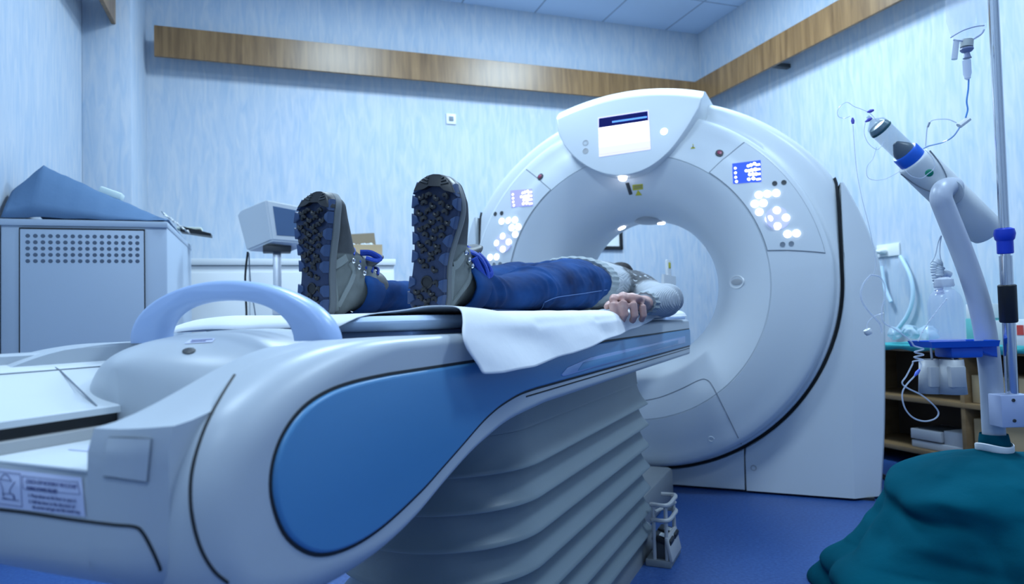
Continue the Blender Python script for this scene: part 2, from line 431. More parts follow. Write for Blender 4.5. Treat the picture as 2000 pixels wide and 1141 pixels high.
# hose looped on the wall
pts = [(1722, 520), (1728, 560), (1740, 590)], [(1758, 500), (1778, 540), (1783, 580), (1770, 620), (1742, 655)]
hz = MB()
for q in pts:
    hz.tube(catmull([onr(x, y, 0, XR-.03) for x, y in q], 6), .012, 10)
hz = hz.build('hose', mat('pale_hose', (.62, .78, .88), .4))
tag(hz, 'pale blue hose hanging down the right wall from the double outlet', 'hose')
# framed notice seen through the bore
t = thing('picture_frame', 'black framed white notice on the back wall seen through the scanner ring', 'frame', W(2.55, YB-.012, 1.5))
M = Matrix.Rotation(RY, 3, 'Z')
fb = MB()
for c, d in (((2.55, 1.385), (.36, .028)), ((2.55, 1.80), (.36, .028)), ((2.384, 1.59), (.028, .44)), ((2.716, 1.59), (.028, .44))):
    fb.box(W(c[0], YB-.012, c[1]), (d[0], .022, d[1]), M, .002)
fb.build('frame_moulding', black, t)
MB().box(W(2.55, YB-.006, 1.59), (.33, .008, .41), M).build('notice_sheet', paper, t)

# ------------------------------------------------------------------ power cabinet at the left, with its dust cover
KC = 1.2; D0 = 3.12; xr = -.394
def zc(z): return .84+(z-.84)*KC
t = thing('equipment_cabinet', 'tall grey metal equipment cabinet with a perforated vent panel, left of the table', 'cabinet', W(-.85, 3.0, 0))
M = Matrix.Rotation(RY, 3, 'Z')
cx = (xr-1.36)/2
XA = -.972
MB().box(W((xr+XA)/2, D0+.47, .63), (xr-XA, .92, 1.26), M, .006).build('body', cabm, t)
MB().box(W((xr+XA)/2, D0+.47, 1.262), (xr-XA+.006, .94, .026), M, .004).build('lid', cabm, t)
pn = MB().box(W(-.692, D0+.005, .64), (.428, .012, 1.19), M, .002).build('vent_panel', cabm, t)
sm_ = MB()
for x in (-.907, -.478): sm_.box(W(x, D0+.0055, .64), (.005, .012, 1.19), M)
sm_.box(W(-.692, D0+.0055, 1.238), (.434, .012, .006), M)
sm_.build('panel_gap', seamm, t)
hb = MB()
for i in range(16):
    for j in range(5):
        x = -.880+i*(.378/15); z = 1.2085-j*.0246
        hb.lathe(W(x, D0+.000, z), -BY, [(.0079, 0), (.0079, .0016)], 12)
hb.build('vent_holes', holem, pn)
MB().tube([W(-.415, D0+.0, .80), W(-.415, D0-.04, .80)], [.006, .007], 8).build('latch_knob', dark, t)
# dust cover: a tent of thin cloth over something pointed
cmb = MB(); G = []
pk = onr(83, 318, 1, D0+.13)
pa, pz = pk.dot(BX), pk.z
NX, NY = 44, 30
for j in range(NY+1):
    row = []
    for i in range(NX+1):
        a = XA+.004+(xr-.012-XA)*i/NX; b = D0-.0+.86*j/NY
        v = j/NY
        # ridge from the peak at the left down to the right end
        if a < pa: zr = pz-(pa-a)*1.05
        else:
            q = (a-pa)/(xr-pa); zr = pz-(pz-1.292)*q**.93
        zr = max(zr, 1.30)
        s = min(1, v/.155) if v < .155 else max(0, 1-(v-.155)/.80)
        s = s**.9
        z = 1.280+(zr-1.280)*s
        z += .006*noise.noise(V((a*9, b*9, 1)))+.004*noise.noise(V((a*30, b*12, 4)))*(s+.3)
        z = max(z, 1.2775)
        row.append(W(a, b, z))
    G.append(row)
cmb.rings(G, False)
o = cmb.build('dust_cover', covm); o.modifiers.new('t', 'SOLIDIFY').thickness = .002
tag(o, 'light blue cloth dust cover draped to a peak on the equipment cabinet', 'cover')
# crumpled white sheet corner + clip things on the cabinet's right edge
mb = MB(); R = []
for i in range(26):
    a = i/25; c = catmull([onr(318, 432, 1, D0+.1), onr(322, 424, 1, D0+.16), onr(338, 440, 1, D0+.3), onr(372, 447, 1, D0+.80)], 1)
    p = c[0]*(1-a)+c[-1]*a
    R.append([p+BY*(.10*(k/8-.5))*1.0+V((0, 0, 1.316-p.z+.008*noise.noise(V((i*.5, k*.7, 2)))+.010)) for k in range(9)])
mb.rings(R, False); o = mb.build('folded_sheet', paper); o.modifiers.new('t', 'SOLIDIFY').thickness = .004
tag(o, 'crumpled white sheet along the right edge of the cabinet lid', 'sheet')
p0 = onr(362, 455, 1, D0+.82); p0.z = 1.29
t = thing('clipboard', 'black clipboard with pale paper sticking out past the cabinet edge', 'clipboard', p0)
e0 = onr(352, 452, 1, D0+.78); e1 = onr(412, 461, 1, D0+.72)
MB().prism([e0, e1, e1+V((0, 0, .014)), e0+V((0, 0, .03))], BY*.10, .003, 1).build('board', black, t)
q0 = onr(345, 443, 1, D0+.80); q1 = onr(393, 444, 1, D0+.78)
MB().prism([q0-V((0, 0, .012)), q1-V((0, 0, .012)), q1, q0], BY*.09, .002, 1).build('paper_stack', mat('cream_paper', (.75, .78, .66), .8), t)
p0 = onr(218, 379, 1, D0+.22)
o = MB().box(p0+V((0, 0, .0)), (.09, .06, .03), Matrix.Rotation(RY, 3, 'Z') @ Matrix.Rotation(.35, 3, 'Y'), .006).build('cloth_fold', mat('pale_fold', (.70, .80, .76), .8))
tag(o, 'small pale folded cloth behind the slope of the dust cover', 'cloth')

# ------------------------------------------------------------------ low white cupboard on the back wall, box, monitor stand
t = thing('low_cupboard', 'low white cupboard standing along the back wall behind the monitor', 'cupboard', W(.1, 4.7, 0))
MB().box(W(.1, 4.705, .60), (1.34, .50, 1.20), M, .004).build('body', counterm, t)
MB().box(W(.1, 4.70, 1.222), (1.36, .52, .04), M, .004).build('top', counterm, t)
for x in (-.34, .10, .54): MB().box(W(x, 4.452, .60), (.42, .01, 1.12), M, .003).build('door', counterm, t)
z0 = 1.2435
t = thing('cardboard_box', 'open brown cardboard box with one flap up on the low cupboard', 'box', W(.60, 4.62, z0))
bb = MB(); x0, x1, y0, y1, h = .478, .712, 4.56, 4.80, .105
for c, d in ((((x0+x1)/2, y0), (x1-x0, .006)), (((x0+x1)/2, y1), (x1-x0, .006))): bb.box(W(c[0], c[1], z0+h/2), (d[0], d[1], h), M)
for x in (x0+.003, x1-.003): bb.box(W(x, (y0+y1)/2, z0+h/2), (.006, y1-y0, h), M)
bb.box(W((x0+x1)/2, (y0+y1)/2, z0+.003), (x1-x0, y1-y0, .006), M)
bb.build('carton', card, t)
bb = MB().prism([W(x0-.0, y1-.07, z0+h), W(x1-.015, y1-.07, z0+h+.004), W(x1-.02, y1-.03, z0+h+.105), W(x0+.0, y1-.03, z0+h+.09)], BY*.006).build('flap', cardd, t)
bb = MB()
for k in range(9):
    c = W(x0+.04+k*.019, y0+.09+.04*random.random(), z0+h-.012+.014*random.random())
    r0 = .020+.006*random.random()
    bmesh.ops.create_icosphere(bb.bm, subdivisions=2, radius=r0, matrix=Matrix.Translation(c))
for v in bb.bm.verts: v.co += V((noise.noise(v.co*40), noise.noise(v.co*40+V((9, 0, 0))), noise.noise(v.co*40+V((0, 9, 0)))))*.008
o = bb.build('crumpled_plastic', mat('milky_plastic', (.7, .75, .8), .3)); tag(o, 'crumpled clear plastic wrap poking out of the cardboard box', 'plastic wrap'); o['kind'] = 'stuff'

Dm = 3.5
t = thing('monitor_stand', 'white box-shaped monitor tilted on a floor pole behind the shoes', 'monitor', W(.04, Dm+.05, 0))
# the monitor: a deep box turned to face the table
A = [onr(518, 388, 1, Dm), onr(600, 405, 1, Dm-.02), onr(592, 477, 1, Dm-.02), onr(537, 471, 1, Dm)]   # front face, seen at an angle
f0, f1, f2, f3 = onr(519, 389, 1, Dm-.06), onr(607, 406, 1, Dm-.10), onr(612, 476, 1, Dm-.10), onr(531, 470, 1, Dm-.06)
b0, b1 = onr(462, 413, 1, Dm+.14), None
back = b0-f0
back2 = onr(481, 491, 1, Dm+.14)-f3
mb = MB(); R = [[f0, f1, f2, f3], [f0+back*.9, f1+back*.9, f2+back2*.9, f3+back2*.9], [f0+back+V((0, 0, -.02)), f1+back+V((0, 0, -.02)), f2+back2, f3+back2]]
mb.rings(R); bmesh.ops.bevel(mb.bm, geom=list(mb.bm.edges), offset=.008, segments=3, affect='EDGES')
mb.build('housing', white, t)
def bil(u, v): return (f0*(1-u)+f1*u)*(1-v)+(f3*(1-u)+f2*u)*v
nrm = (f1-f0).cross(f3-f0).normalized()
if nrm.dot(EYE-f0) < 0: nrm = -nrm
mb = MB(); mb.prism([bil(.14, .14)+nrm*.001, bil(.93, .15)+nrm*.001, bil(.93, .83)+nrm*.001, bil(.14, .86)+nrm*.001], nrm*.002, .001, 1); mb.build('screen', crt, t)
pc = onr(541, 500, 1, Dm+.02)
pc2 = V((pc.x, pc.y, 0))
MB().box((pc.x, pc.y, f3.z-.035), (.13, .10, .03), M, .004).build('bracket', dark, t)
MB().box((pc.x, pc.y, (f3.z-.04)/2+.02), (.038, .038, f3.z-.06), M, .003).build('pole', steel, t)
MB().box((pc.x, pc.y, .9), (.05, .045, .03), M, .003).build('clamp', white, t)
mb = MB()
for k in range(5):
    a = k*2*pi/5; mb.tube([(pc.x, pc.y, .09), (pc.x+.24*cos(a), pc.y+.24*sin(a), .05), (pc.x+.24*cos(a), pc.y+.24*sin(a), .0)], .02, 8)
mb.build('foot', white, t)
MB().tube(catmull([onr(484, 492, 1, Dm+.1), onr(479, 540, 1, Dm+.1), onr(481, 600, 1, Dm+.1), onr(486, 680, 1, Dm+.08), W(-.03, Dm+.12, .12), pc2+V((0, 0, .1))], 5), .005, 8).build('cable', black, t)
MB().tube(catmull([onr(486, 494, 1, Dm+.08), onr(490, 560, 1, Dm+.08), onr(502, 640, 1, Dm+.06), W(0, Dm+.08, .2), pc2+V((0, 0, .12))], 5), .003, 8).build('thin_cable', seaml, t)

# ------------------------------------------------------------------ CT scanner gantry
CX, CZ = -.822, .970
YF = 3.356
g = thing('ct_scanner', 'large white ring-shaped scanner with lit control panels and a round bore', 'scanner', (CX, 3.6, 0))
NA = 224
def circ_r(th, x0, z0, r):
    d = (cos(th), sin(th)); ox, oz = CX-x0, CZ-z0
    b = ox*d[0]+oz*d[1]; c = ox*ox+oz*oz-r*r
    return -b+sqrt(max(0, b*b-c))
HW = .900; TR, TZ = 1.072, .838; BR, BZ = .900, .987
def outline_r(th):
    d = (cos(th), sin(th))
    a = circ_r(th, CX, TZ, TR)
    if d[1] >= (BZ-CZ)/2: 
        s = HW/max(1e-6, abs(d[0]))
        # smooth corner where the arc meets the straight side
        k = 26.; m = min(a, s); return m-math.log(1+math.exp(-k*abs(a-s)))/k*.35
    return min(circ_r(th, CX, BZ, BR), HW/max(1e-6, abs(d[0])))
def lerp(a, b, t): return a+(b-a)*t
TH = [2*pi*i/NA for i in range(NA)]
def ring(fr, y): return [V((CX+fr(th)*cos(th), y(th) if callable(y) else y, CZ+fr(th)*sin(th))) for th in TH]
con = lambda r: (lambda th: r)
rimc = lambda r: (lambda th: min(circ_r(th, CX, .928, r), outline_r(th)-.034-(.873-r)))
mixo = lambda k, d=0: (lambda th: lerp(min(circ_r(th, CX, .928, .885), outline_r(th)-.024), outline_r(th)-d, k))
RG = [ring(con(.64), 4.12), ring(con(.57), 4.05), ring(con(.48), 3.93), ring(con(.41), 3.80), ring(con(.37), 3.69), ring(con(.357), 3.62), ring(con(.355), 3.56), ring(con(.357), 3.47), ring(con(.374), 3.38),
      ring(con(.402), 3.30), ring(con(.445), 3.232), ring(con(.50), 3.186), ring(con(.56), 3.158), ring(con(.612), 3.143), ring(con(.6165), 3.1425),
      ring(con(.618), 3.1465), ring(con(.6205), 3.1465), ring(con(.622), 3.142), ring(con(.70), 3.152), ring(rimc(.76), 3.168), ring(rimc(.82), 3.183), ring(rimc(.852), 3.193), ring(rimc(.866), 3.203), ring(rimc(.873), 3.217),
      ring(rimc(.877), 3.25), ring(rimc(.880), 3.29), ring(rimc(.884), 3.322), ring(mixo(.2, .0), 3.338), ring(mixo(.45, .002), 3.340), ring(mixo(.7, .004), 3.343), ring(mixo(.86, .004), 3.354), ring(lambda t: outline_r(t)-.010, 3.372), ring(lambda t: outline_r(t)-.003, 3.390), ring(outline_r, 3.410), ring(outline_r, 3.42), ring(outline_r, 3.95),
      ring(lambda t: outline_r(t)-.03, 4.06), ring(lambda t: outline_r(t)*.8, 4.12), ring(con(.70), 4.14)]
mb = MB(); R = RG + [RG[0]]
mb.rings(RG, True, False, False)
L0 = [v for v in mb.bm.verts]
mb.rings([RG[-1], RG[0]], True, False, False)
bmesh.ops.remove_doubles(mb.bm, verts=mb.bm.verts, dist=1e-5)
front = mb.build('front_cover', shell, g, angle=50)
BF = bvh_of(front)
# side covers that stand on the floor, one each side
def cover_poly(s):
    P = []
    z = 1.41
    inner = [(HW+.0105, 1.40), (HW+.0105, BZ)]
    for i in range(1, 15):
        th = -i/14*radians(60.0); inner.append((cos(th)*(BR+.0105), BZ+sin(th)*(BR+.0105)))
    inner = [p for p in inner if p[0] >= .462]
    outer = [(.462, .012), (1.02, .012), (1.045, .3), (1.062, .664), (1.065, .887), (1.052, 1.045), (1.022, 1.16), (.975, 1.29), (.925, 1.405)]
    return [V((CX+s*x, YF, z)) for x, z in inner+outer]
def cham(o):
    """front outer edge slopes back"""
    for v in o.data.vertices:
        a = abs(v.co.x-CX)
        if v.co.y < YF+.08 and a > .915:
            v.co.y += .085*(a-.915)/.13*min(1, max(0, (1.40-v.co.z)/.3))
def subdiv_cover(s):
    P = cover_poly(s); inn = P[:-9]; out = P[-9:]
    # strips between the inner and outer boundary at matching heights so that the front can be chamfered
    def xi(z):
        z = min(z, 1.40)
        if z >= BZ: return HW+.0105
        t = (BZ-z)/(BR+.0105)
        return max(.462, sqrt(max(0, 1-t*t))*(BR+.0105)) if t < 1 else .462
    op = [(.012, 1.02), (.3, 1.045), (.664, 1.062), (.887, 1.065), (1.045, 1.052), (1.16, 1.022), (1.29, .975), (1.40, .925)]
    oc = catmull([(a, b, 0) for a, b in op], 5)
    zs = sorted({round(v.x, 4) for v in oc} | {.205, .23, .26, .34, .4, .5, .58, .75, .82})
    def xo(z):
        if z <= oc[0].x+1e-3: return oc[0].y
        for a, b in zip(oc, oc[1:]):
            if a.x <= z <= b.x+1e-9: return lerp(a.y, b.y, (z-a.x)/max(1e-9, b.x-a.x))
        return oc[-1].y
    mb = MB(); A = []; B = []
    for z in zs:
        x0, x1 = xi(z), xo(z); ch = min(x1-.004, max(x0+.002, .912)) 
        q = min(1, max(0, (1.38-z)/.5)); ch = max(ch, x1-.13) if x1-.13 > x0 else ch
        row = [(x0, 0), (x0+.004, -.004), (lerp(x0, ch, .33), -.004), (lerp(x0, ch, .66), -.004), (ch, -.004), (lerp(ch, x1, .5), .04*q), (x1-.006, .075*q), (x1, .085*q+.006), (x1+.0, .62), (x1-.06, .70), (x0, .70)]
        A.append([V((CX+s*x, YF+y, z)) for x, y in row])
    mb.rings(A, True)
    return mb.build('side_cover', shell, g, angle=30)
cov = [subdiv_cover(1), subdiv_cover(-1)]
pts = [V((CX-.455, YF, .012)), V((CX+.455, YF, .012))]
for i in range(21):
    th = -pi/2+radians(30.2)*(1-i/10); pts.append(V((CX+cos(th)*(BR+.0105), YF, BZ+sin(th)*(BR+.0105))))
MB().prism(pts, (0, .70, 0), .003, 1).build('base_cover', shell, g)
gp = MB()
gp.box((CX, YF+.36, .006), (1.98, .66, .012))
gp.build('plinth', seamm, g)
# dark joint just behind the front ring
jr = MB(); rr = []
for d, y in ((-.004, 3.44), (.0100, 3.44), (.0100, 3.385), (-.004, 3.388)): rr.append([V((CX+(outline_r(th)+d)*cos(th), y, CZ+(outline_r(th)+d)*sin(th))) for th in TH if True])
jr.bm.free(); jr = MB()
sel = [i for i, th in enumerate(TH) if sin(th) < .47 or False]
order = sorted(sel, key=lambda i: (TH[i]-pi/2) % (2*pi))
jr.rings([[r[i] for i in order] for r in rr] + [[rr[0][i] for i in order]], False)
jr.build('joint_gap', seamm, g)
mb = MB()
for x, y, b_ in ((1472, 914, 1), (1389, 858, 0)):
    hit = cast(bvh_of(cov[0]) if b_ else BF, x, y)
    k = MB(); k.lathe(hit[0]-hit[1]*.002, hit[1], [(.014, 0), (.014, .003), (.012, .0045), (.0085, .0035), (.0085, .001)], 20); k.build('screw_cap', shell2 if b_ else shell, g)
# service flap at the lower front, drawn by its joint
line_on(BF, [(1257, 783), (1290, 776), (1330, 760), (1365, 743), (1380, 742), (1392, 755), (1415, 800), (1452, 876)], .0022, seaml, 'flap_joint', g)
# grip recess to the right of the bore
hit = cast(BF, 1439, 551)
k = MB(); n_ = hit[1]; sx_ = V((1, 0, 0))-n_*n_.x; sx_.normalize(); sz_ = n_.cross(sx_)
def oval(c, a, b, h, n=28): return [c+n_*h+sx_*a*cos(2*pi*i/n)+sz_*b*sin(2*pi*i/n) for i in range(n)]
k.rings([oval(hit[0], .046, .031, -.001), oval(hit[0], .044, .029, .003), oval(hit[0], .038, .024, .002), oval(hit[0], .034, .02, -.0005)])
k.build('grip_recess', white, g)
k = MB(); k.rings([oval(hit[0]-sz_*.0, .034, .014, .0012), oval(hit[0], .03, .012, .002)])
k.build('grip_shade', shell2, g)  # darker oval patch: shade inside the grip recess, given as colour

# display pod on top
def yp(z): return 3.088+(z-1.49)*.16
lower = catmull([on(x, y, 1, 3.12) for x, y in ((1088, 258), (1103, 286), (1125, 310), (1150, 328), (1180, 341), (1213, 346), (1248, 340), (1280, 324), (1312, 295), (1342, 252), (1366, 208))], 5)
lx = [(p.x, p.z) for p in lower]
xl, xr_ = lx[0][0]-.012, lx[-1][0]+.012
top = []
for i in range(25):
    x = lerp(xr_, xl, i/24); top.append((x, TZ+sqrt((TR+.012)**2-(x-CX)**2)-.055))
poly = lx+top
cxp, czp = CX, 1.70
def pr(k, dy, y1=None, raise_=0):
    out = []
    for i, (x, z) in enumerate(poly):
        isT = i >= len(lx)
        X, Z = cxp+(x-cxp)*k, czp+(z-czp)*k
        y = yp(Z)+dy if y1 is None else y1
        if isT and raise_: Z += raise_
        out.append(V((X, y, Z)))
    return out
mb = MB()
mb.rings([pr(1.0, 0, 3.52, .060), pr(1.0, 0, 3.40, .060), pr(1.0, .10, None, .058), pr(1.0, .055, None, .045), pr(1.0, .022, None, .022), pr(.995, .006, None, .006), pr(.98, 0), pr(.955, -.001)])
pod = mb.build('display_pod', shell, g, angle=35)
BP = bvh_of(pod)
def podpt(x, y, off=0):
    h = cast(BP, x, y); return h[0]+h[1]*off
def pquad(name, q, m, parent, off=.002, th=.002):
    P = [podpt(x, y) for x, y in q]; n = (P[1]-P[0]).cross(P[3]-P[0]).normalized()
    if n.dot(EYE-P[0]) < 0: n = -n
    return MB().prism([p+n*(off-th) for p in P], n*th, 0).build(name, m, parent)
bez = pquad('screen_bezel', [(1168, 230), (1267, 215), (1271, 292), (1170, 307)], scrl, g, .0015, .003)
pquad('screen_header', [(1170, 232), (1265, 217.5), (1266, 236), (1170, 250.5)], scrd, bez, .0030, .001)
pquad('screen_page', [(1170, 250.5), (1266, 236), (1268.2, 275), (1171, 288)], scrw, bez, .0030, .001)
pquad('screen_footer', [(1171, 288), (1268.2, 275), (1269.5, 288), (1171.5, 302)], scrl, bez, .0030, .001)
pquad('screen_title', [(1196, 237.5), (1264, 227.5), (1264, 230.5), (1196, 240.5)], scrbar, bez, .0042, .001)
disc_on(BP, 1297, 257, .0165, .003, lampg, 'power_light', g, 1)
for y, gl in ((279, 0), (295, 1)):
    k = MB(); h = cast(BP, 1143.5, y); k.lathe(h[0]-h[1]*.001, h[1], [(.015, 0), (.015, .0018), (.0115, .0022), (.0115, .001)], 18); k.build('key_socket', shell2, g)
# lamp under the pod
hl = podpt(1213, 341)
MB().lathe(hl+V((0, .03, -.004)), V((0, -.6, -1)), [(.02, 0), (.02, .012), (.012, .018)], 18).build('indicator_lamp', lamp, g)
# labels and small things on the cover
hb_ = cast(BF, 1229, 368)
MB().tube([cast(BF, 1225, 357)[0], cast(BF, 1232, 379)[0]], .009, 10).build('microphone_slot', dark, g)
lb = patch(BF, [(1235, 361), (1255.5, 359), (1256, 369.5), (1236, 372)], yellow, 'warning_label', g)
tri = [(1246, 371), (1254, 381), (1241, 382)]
def tri_on(b, T, m, name, parent, off):
    P = [cast(b, *t) for t in T]; n = P[0][1]
    return MB().prism([p[0]+n*off for p in P], n*.0008).build(name, m, parent)
tri_on(BF, tri, yellow, 'warning_triangle', g, .001)
wt = tri_on(BF, [(1353, 281), (1358, 290), (1349, 291)], yellow, 'warning_triangle', g, .001)
tri_on(BF, [(1353.3, 284.5), (1354.6, 288.5), (1352.2, 288.7)], dark, 'warning_mark', wt, .002)
for y0 in (362.5, 366): line_on(BF, [(1238, y0+1.5), (1254, y0)], .0012, ink, 'label_text', lb, .002)
for x, y in ((1405, 300), (1056, 346)):
    rb = disc_on(BF, x, y, .0175, .006, dark, 'emergency_button', g)
    disc_on(BF, x, y, .0115, .010, redb, 'button_cap', rb, 1)

# control panels, left and right
def yc(r):
    return 3.142+(r-.622)*.16
def polar(p): return sqrt((p.x-CX)**2+(p.z-CZ)**2), atan2(p.z-CZ, p.x-CX)
pa0, pa1 = polar(on(1384.7, 339.8, 1, 3.145))[1], polar(on(1458.8, 274.7, 1, 3.20))[1]
pb0, pb1 = polar(on(1499, 489, 1, 3.145))[1], polar(on(1615, 493, 1, 3.20))[1]
def sector(s, off, grow, name, m, parent):
    mb = MB(); G = []
    ys = []
    nr, na = 10, 40
    for i in range(nr+1):
        u = i/nr; row = []
        for j in range(na+1):
            v = j/na
            t0 = lerp(lerp(pa0, pa1, u), lerp(pb0, pb1, u), v)
            t0 += (.5-v)*2*grow*1.35
            rin, rout = .6255, circ_r(t0, CX, .928, .850)
            r = lerp(rin-grow*.6, rout+grow*.3, u)
            th = t0 if s > 0 else pi-t0
            # lie on the cover
            o = V((CX+r*cos(th), 2.5, CZ+r*sin(th))); h = BF.ray_cast(o, V((0, 1, 0)))
            y = h[0].y if h[0] is not None else yc(r)
            row.append(V((o.x, y-off, o.z)))
        G.append(row)
    mb.rings(G, False)
    return mb.build(name, m, parent)
panels = {}
for s in (1, -1):
    pnl = sector(s, .0026, 0, 'control_panel', shell, g)
    sector(s, .0012, .0045, 'panel_joint', seaml, pnl)
    panels[s] = (pnl, bvh_of(pnl))
KEY = dict(
    btn=[(1482, 381), (1498.5, 379), (1516, 377.5), (1474, 398.5), (1491, 397), (1483, 414.5), (1517, 411), (1502, 428), (1535, 425.5), (1518, 442), (1538, 457.5), (1555.5, 456)],
    sock=[(1513, 358.5), (1531, 356.5), (1528.5, 477.5), (1545.5, 476)], glow=(1519, 426))
KL = dict(
    btn=[(980, 432.5), (993, 431), (1006, 430), (999.5, 445), (1012.5, 443.5), (1006.5, 458), (982, 461.5), (970.5, 475), (994, 473), (982.5, 487), (957.5, 503), (970, 502)],
    sock=[(967.5, 418), (980, 416.5), (965, 517), (977, 516)], glow=(983, 474))
SQ = {1: [(1430, 320), (1485.5, 313), (1487, 355), (1432, 359)], -1: [(997, 372.5), (1039.5, 369), (1041, 401.5), (999, 405)]}
for s, K in ((1, KEY), (-1, KL)):
    pnl, b = panels[s]
    q = SQ[s]
    sc = patch(b, q, scrb if s > 0 else scrv, 'panel_screen', pnl, .002, 4, 4)
    bs = bvh_of(sc)
    def uv(u, v): return ((q[0][0]*(1-u)+q[1][0]*u)*(1-v)+(q[3][0]*(1-u)+q[2][0]*u)*v, (q[0][1]*(1-u)+q[1][1]*u)*(1-v)+(q[3][1]*(1-u)+q[2][1]*u)*v)
    ic = MB()
    for u, v, r in ((.10, .24, .7), (.10, .47, .7), (.10, .69, .7), (.12, .90, .75), (.56, .2, .8), (.66, .17, .9), (.78, .13, .9), (.48, .42, .8), (.58, .44, .9), (.68, .42, 1.), (.8, .40, 1.), (.6, .62, .9), (.72, .62, 1.), (.82, .62, .9), (.56, .84, .9), (.72, .82, 1.)):
        h = cast(bs, *uv(u, v)); ic.disc(h[0], h[1], .0082*r, .0012, 12)
    ib = MB()
    for u in (.82,):
        for v in (.2, .42, .64, .88):
            A_, B_ = cast(bs, *uv(u, v)), cast(bs, *uv(.975, v-.01)); ib.tube([A_[0], B_[0]], .0045, 6)
    ib.build('screen_bars', scrw, pnl)
    ic.build('screen_digits', scrw, pnl)
    h = cast(b, *K['glow'])
    MB().disc(h[0]-h[1]*.001, h[1], .050, .0018, 30).build('arrow_pad', litp, pnl)
    for x, y in K['btn']:
        h = cast(b, x, y); MB().disc(h[0]-h[1]*.001, h[1], .0158, .0075, 20, 1).build('lit_button', lit, pnl)
    for x, y in K['sock']:
        h = cast(b, x, y); MB().lathe(h[0]-h[1]*.001, h[1], [(.011, 0), (.011, .003), (.006, .0022)], 16).build('socket', dark if y < 470 else seaml, pnl)
# laser lamp housing at the top of the bore
lh = MB(); c = V((CX+.02, 3.54, CZ+.357))
lh.lathe(c, (0, 0, -1), [(.115, -.03), (.112, .006), (.09, .012), (.05, .014)], 32)
for v in lh.bm.verts: v.co.x = c.x+(v.co.x-c.x)*.75
lh = lh.build('laser_housing', shell2, g)
MB().lathe(c+V((.045, .04, -.012)), (0, 0, -1), [(.02, 0), (.018, .006), (.008, .008)], 16).build('laser_lamp', lamp, lh)
a = radians(112)
MB().lathe(V((CX+.354*cos(a), 3.53, CZ+.354*sin(a))), (-cos(a), 0, -sin(a)), [(.022, -.004), (.018, .004), (.008, .006)], 16).build('laser_lamp', lamp, g)

# ------------------------------------------------------------------ patient table
TXC = -.79; XR_ = -.5
t = thing('patient_table', 'long cream and blue scanner table with arched handle and pleated pedestal, in the foreground', 'scanner table', (TXC, 1.6, 0))
def S2(P, n=6): return [(v.x, v.y) for v in catmull([(a, b, 0) for a, b in P], n)]
SP = S2([(.75, .8175), (.68, .8165), (.61, .808), (.54, .788), (.478, .755), (.446, .71), (.434, .66), (.44, .608), (.475, .562), (.54, .543), (.62, .543), (.70, .554), (.78, .576), (.86, .605), (.93, .628), (.99, .643), (1.09, .661), (1.26, .6705)], 5) 
SP = [(2.84, .672), (2.84, .814), (2.0, .816), (1.2, .817)] + SP + [(2.0, .672)]
def normals2(P):
    n = len(P); A = 0; out = []
    for i in range(n): A += P[i][0]*P[(i+1) % n][1]-P[(i+1) % n][0]*P[i][1]
    sg = 1 if A > 0 else -1
    for i in range(n):
        e1 = V((P[i][0]-P[i-1][0], P[i][1]-P[i-1][1])).normalized(); e2 = V((P[(i+1) % n][0]-P[i][0], P[(i+1) % n][1]-P[i][1])).normalized()
        n1 = V((-e1.y, e1.x))*sg; n2 = V((-e2.y, e2.x))*sg
        m = (n1+n2); m = m/max(.3, m.length_squared/2)
        out.append(m)
    return out
def smooth(a, b, x):
    q = max(0, min(1, (x-a)/(b-a))); return q*q*(3-2*q)
def side(s):
    N = normals2(SP); R = []
    X = lambda x: TXC+s*(x-TXC)
    def rr(y): return .014+.034*(1-smooth(.50, .80, y))
    R.append([V((X(-.600), y, z)) for y, z in SP])
    for k in range(9):
        ph = k/8*pi/2; row = []
        for (y, z), n_ in zip(SP, N):
            r = rr(y); i = r*(1-cos(ph))
            row.append(V((X(XR_-r+r*sin(ph)), y+n_.x*i, z+n_.y*i)))
        R.append(row)
    return MB().rings(R).build('side_rail', tablem, t, angle=28)
rail = side(1); side(-1)
# blue inlay with its dark joint
BPN = S2([(.72, .7715), (.655, .769), (.605, .763), (.565, .750), (.535, .727), (.520, .697), (.521, .664), (.54, .626), (.58, .597), (.634, .587), (.70, .592), (.786, .613), (.845, .633), (.902, .653), (.96, .674), (1.0, .686), (1.047, .696), (1.12, .705), (1.2, .7075)], 5)
BPN = [(2.825, .7085), (2.825, .7735), (1.5, .7735)] + BPN
def inset(P, d):
    return [(y+n.x*d, z+n.y*d) for (y, z), n in zip(P, normals2(P))]
def plate(P, x0, x1, name, m, parent, r=.004):
    R = [[V((x0, y, z)) for y, z in P], [V((x1-r, y, z)) for y, z in P]]
    for k in range(1, 4):
        a = k/3*pi/2; Q = inset(P, r*(1-cos(a))); R.append([V((x1-r+r*sin(a), y, z)) for y, z in Q])
    return MB().rings(R).build(name, m, parent, angle=35)
plate(inset(BPN, -.0042), XR_-.01, XR_+.0006, 'panel_joint', seamm, t, .0003)
bpan = plate(BPN, XR_-.01, XR_+.005, 'blue_inlay', bluep, t, .0048)
GP = S2([(1.36, .733), (1.325, .722), (1.335, .716), (1.40, .7165), (1.55, .7185)], 4)
plate([(2.70, .7245), (2.70, .7505), (1.52, .744)] + GP, XR_, XR_+.0068, 'grip_channel', groovehi, t, .0016)
plate([(2.55, .7265), (2.55, .742), (1.46, .736), (1.42, .7205)], XR_+.003, XR_+.0078, 'channel_floor', bluep, t, .0012)
plate([(2.82, .6965), (2.82, .699), (1.15, .697), (1.15, .6945)], XR_-.004, XR_+.0009, 'lower_joint', seamm, t, .0003)
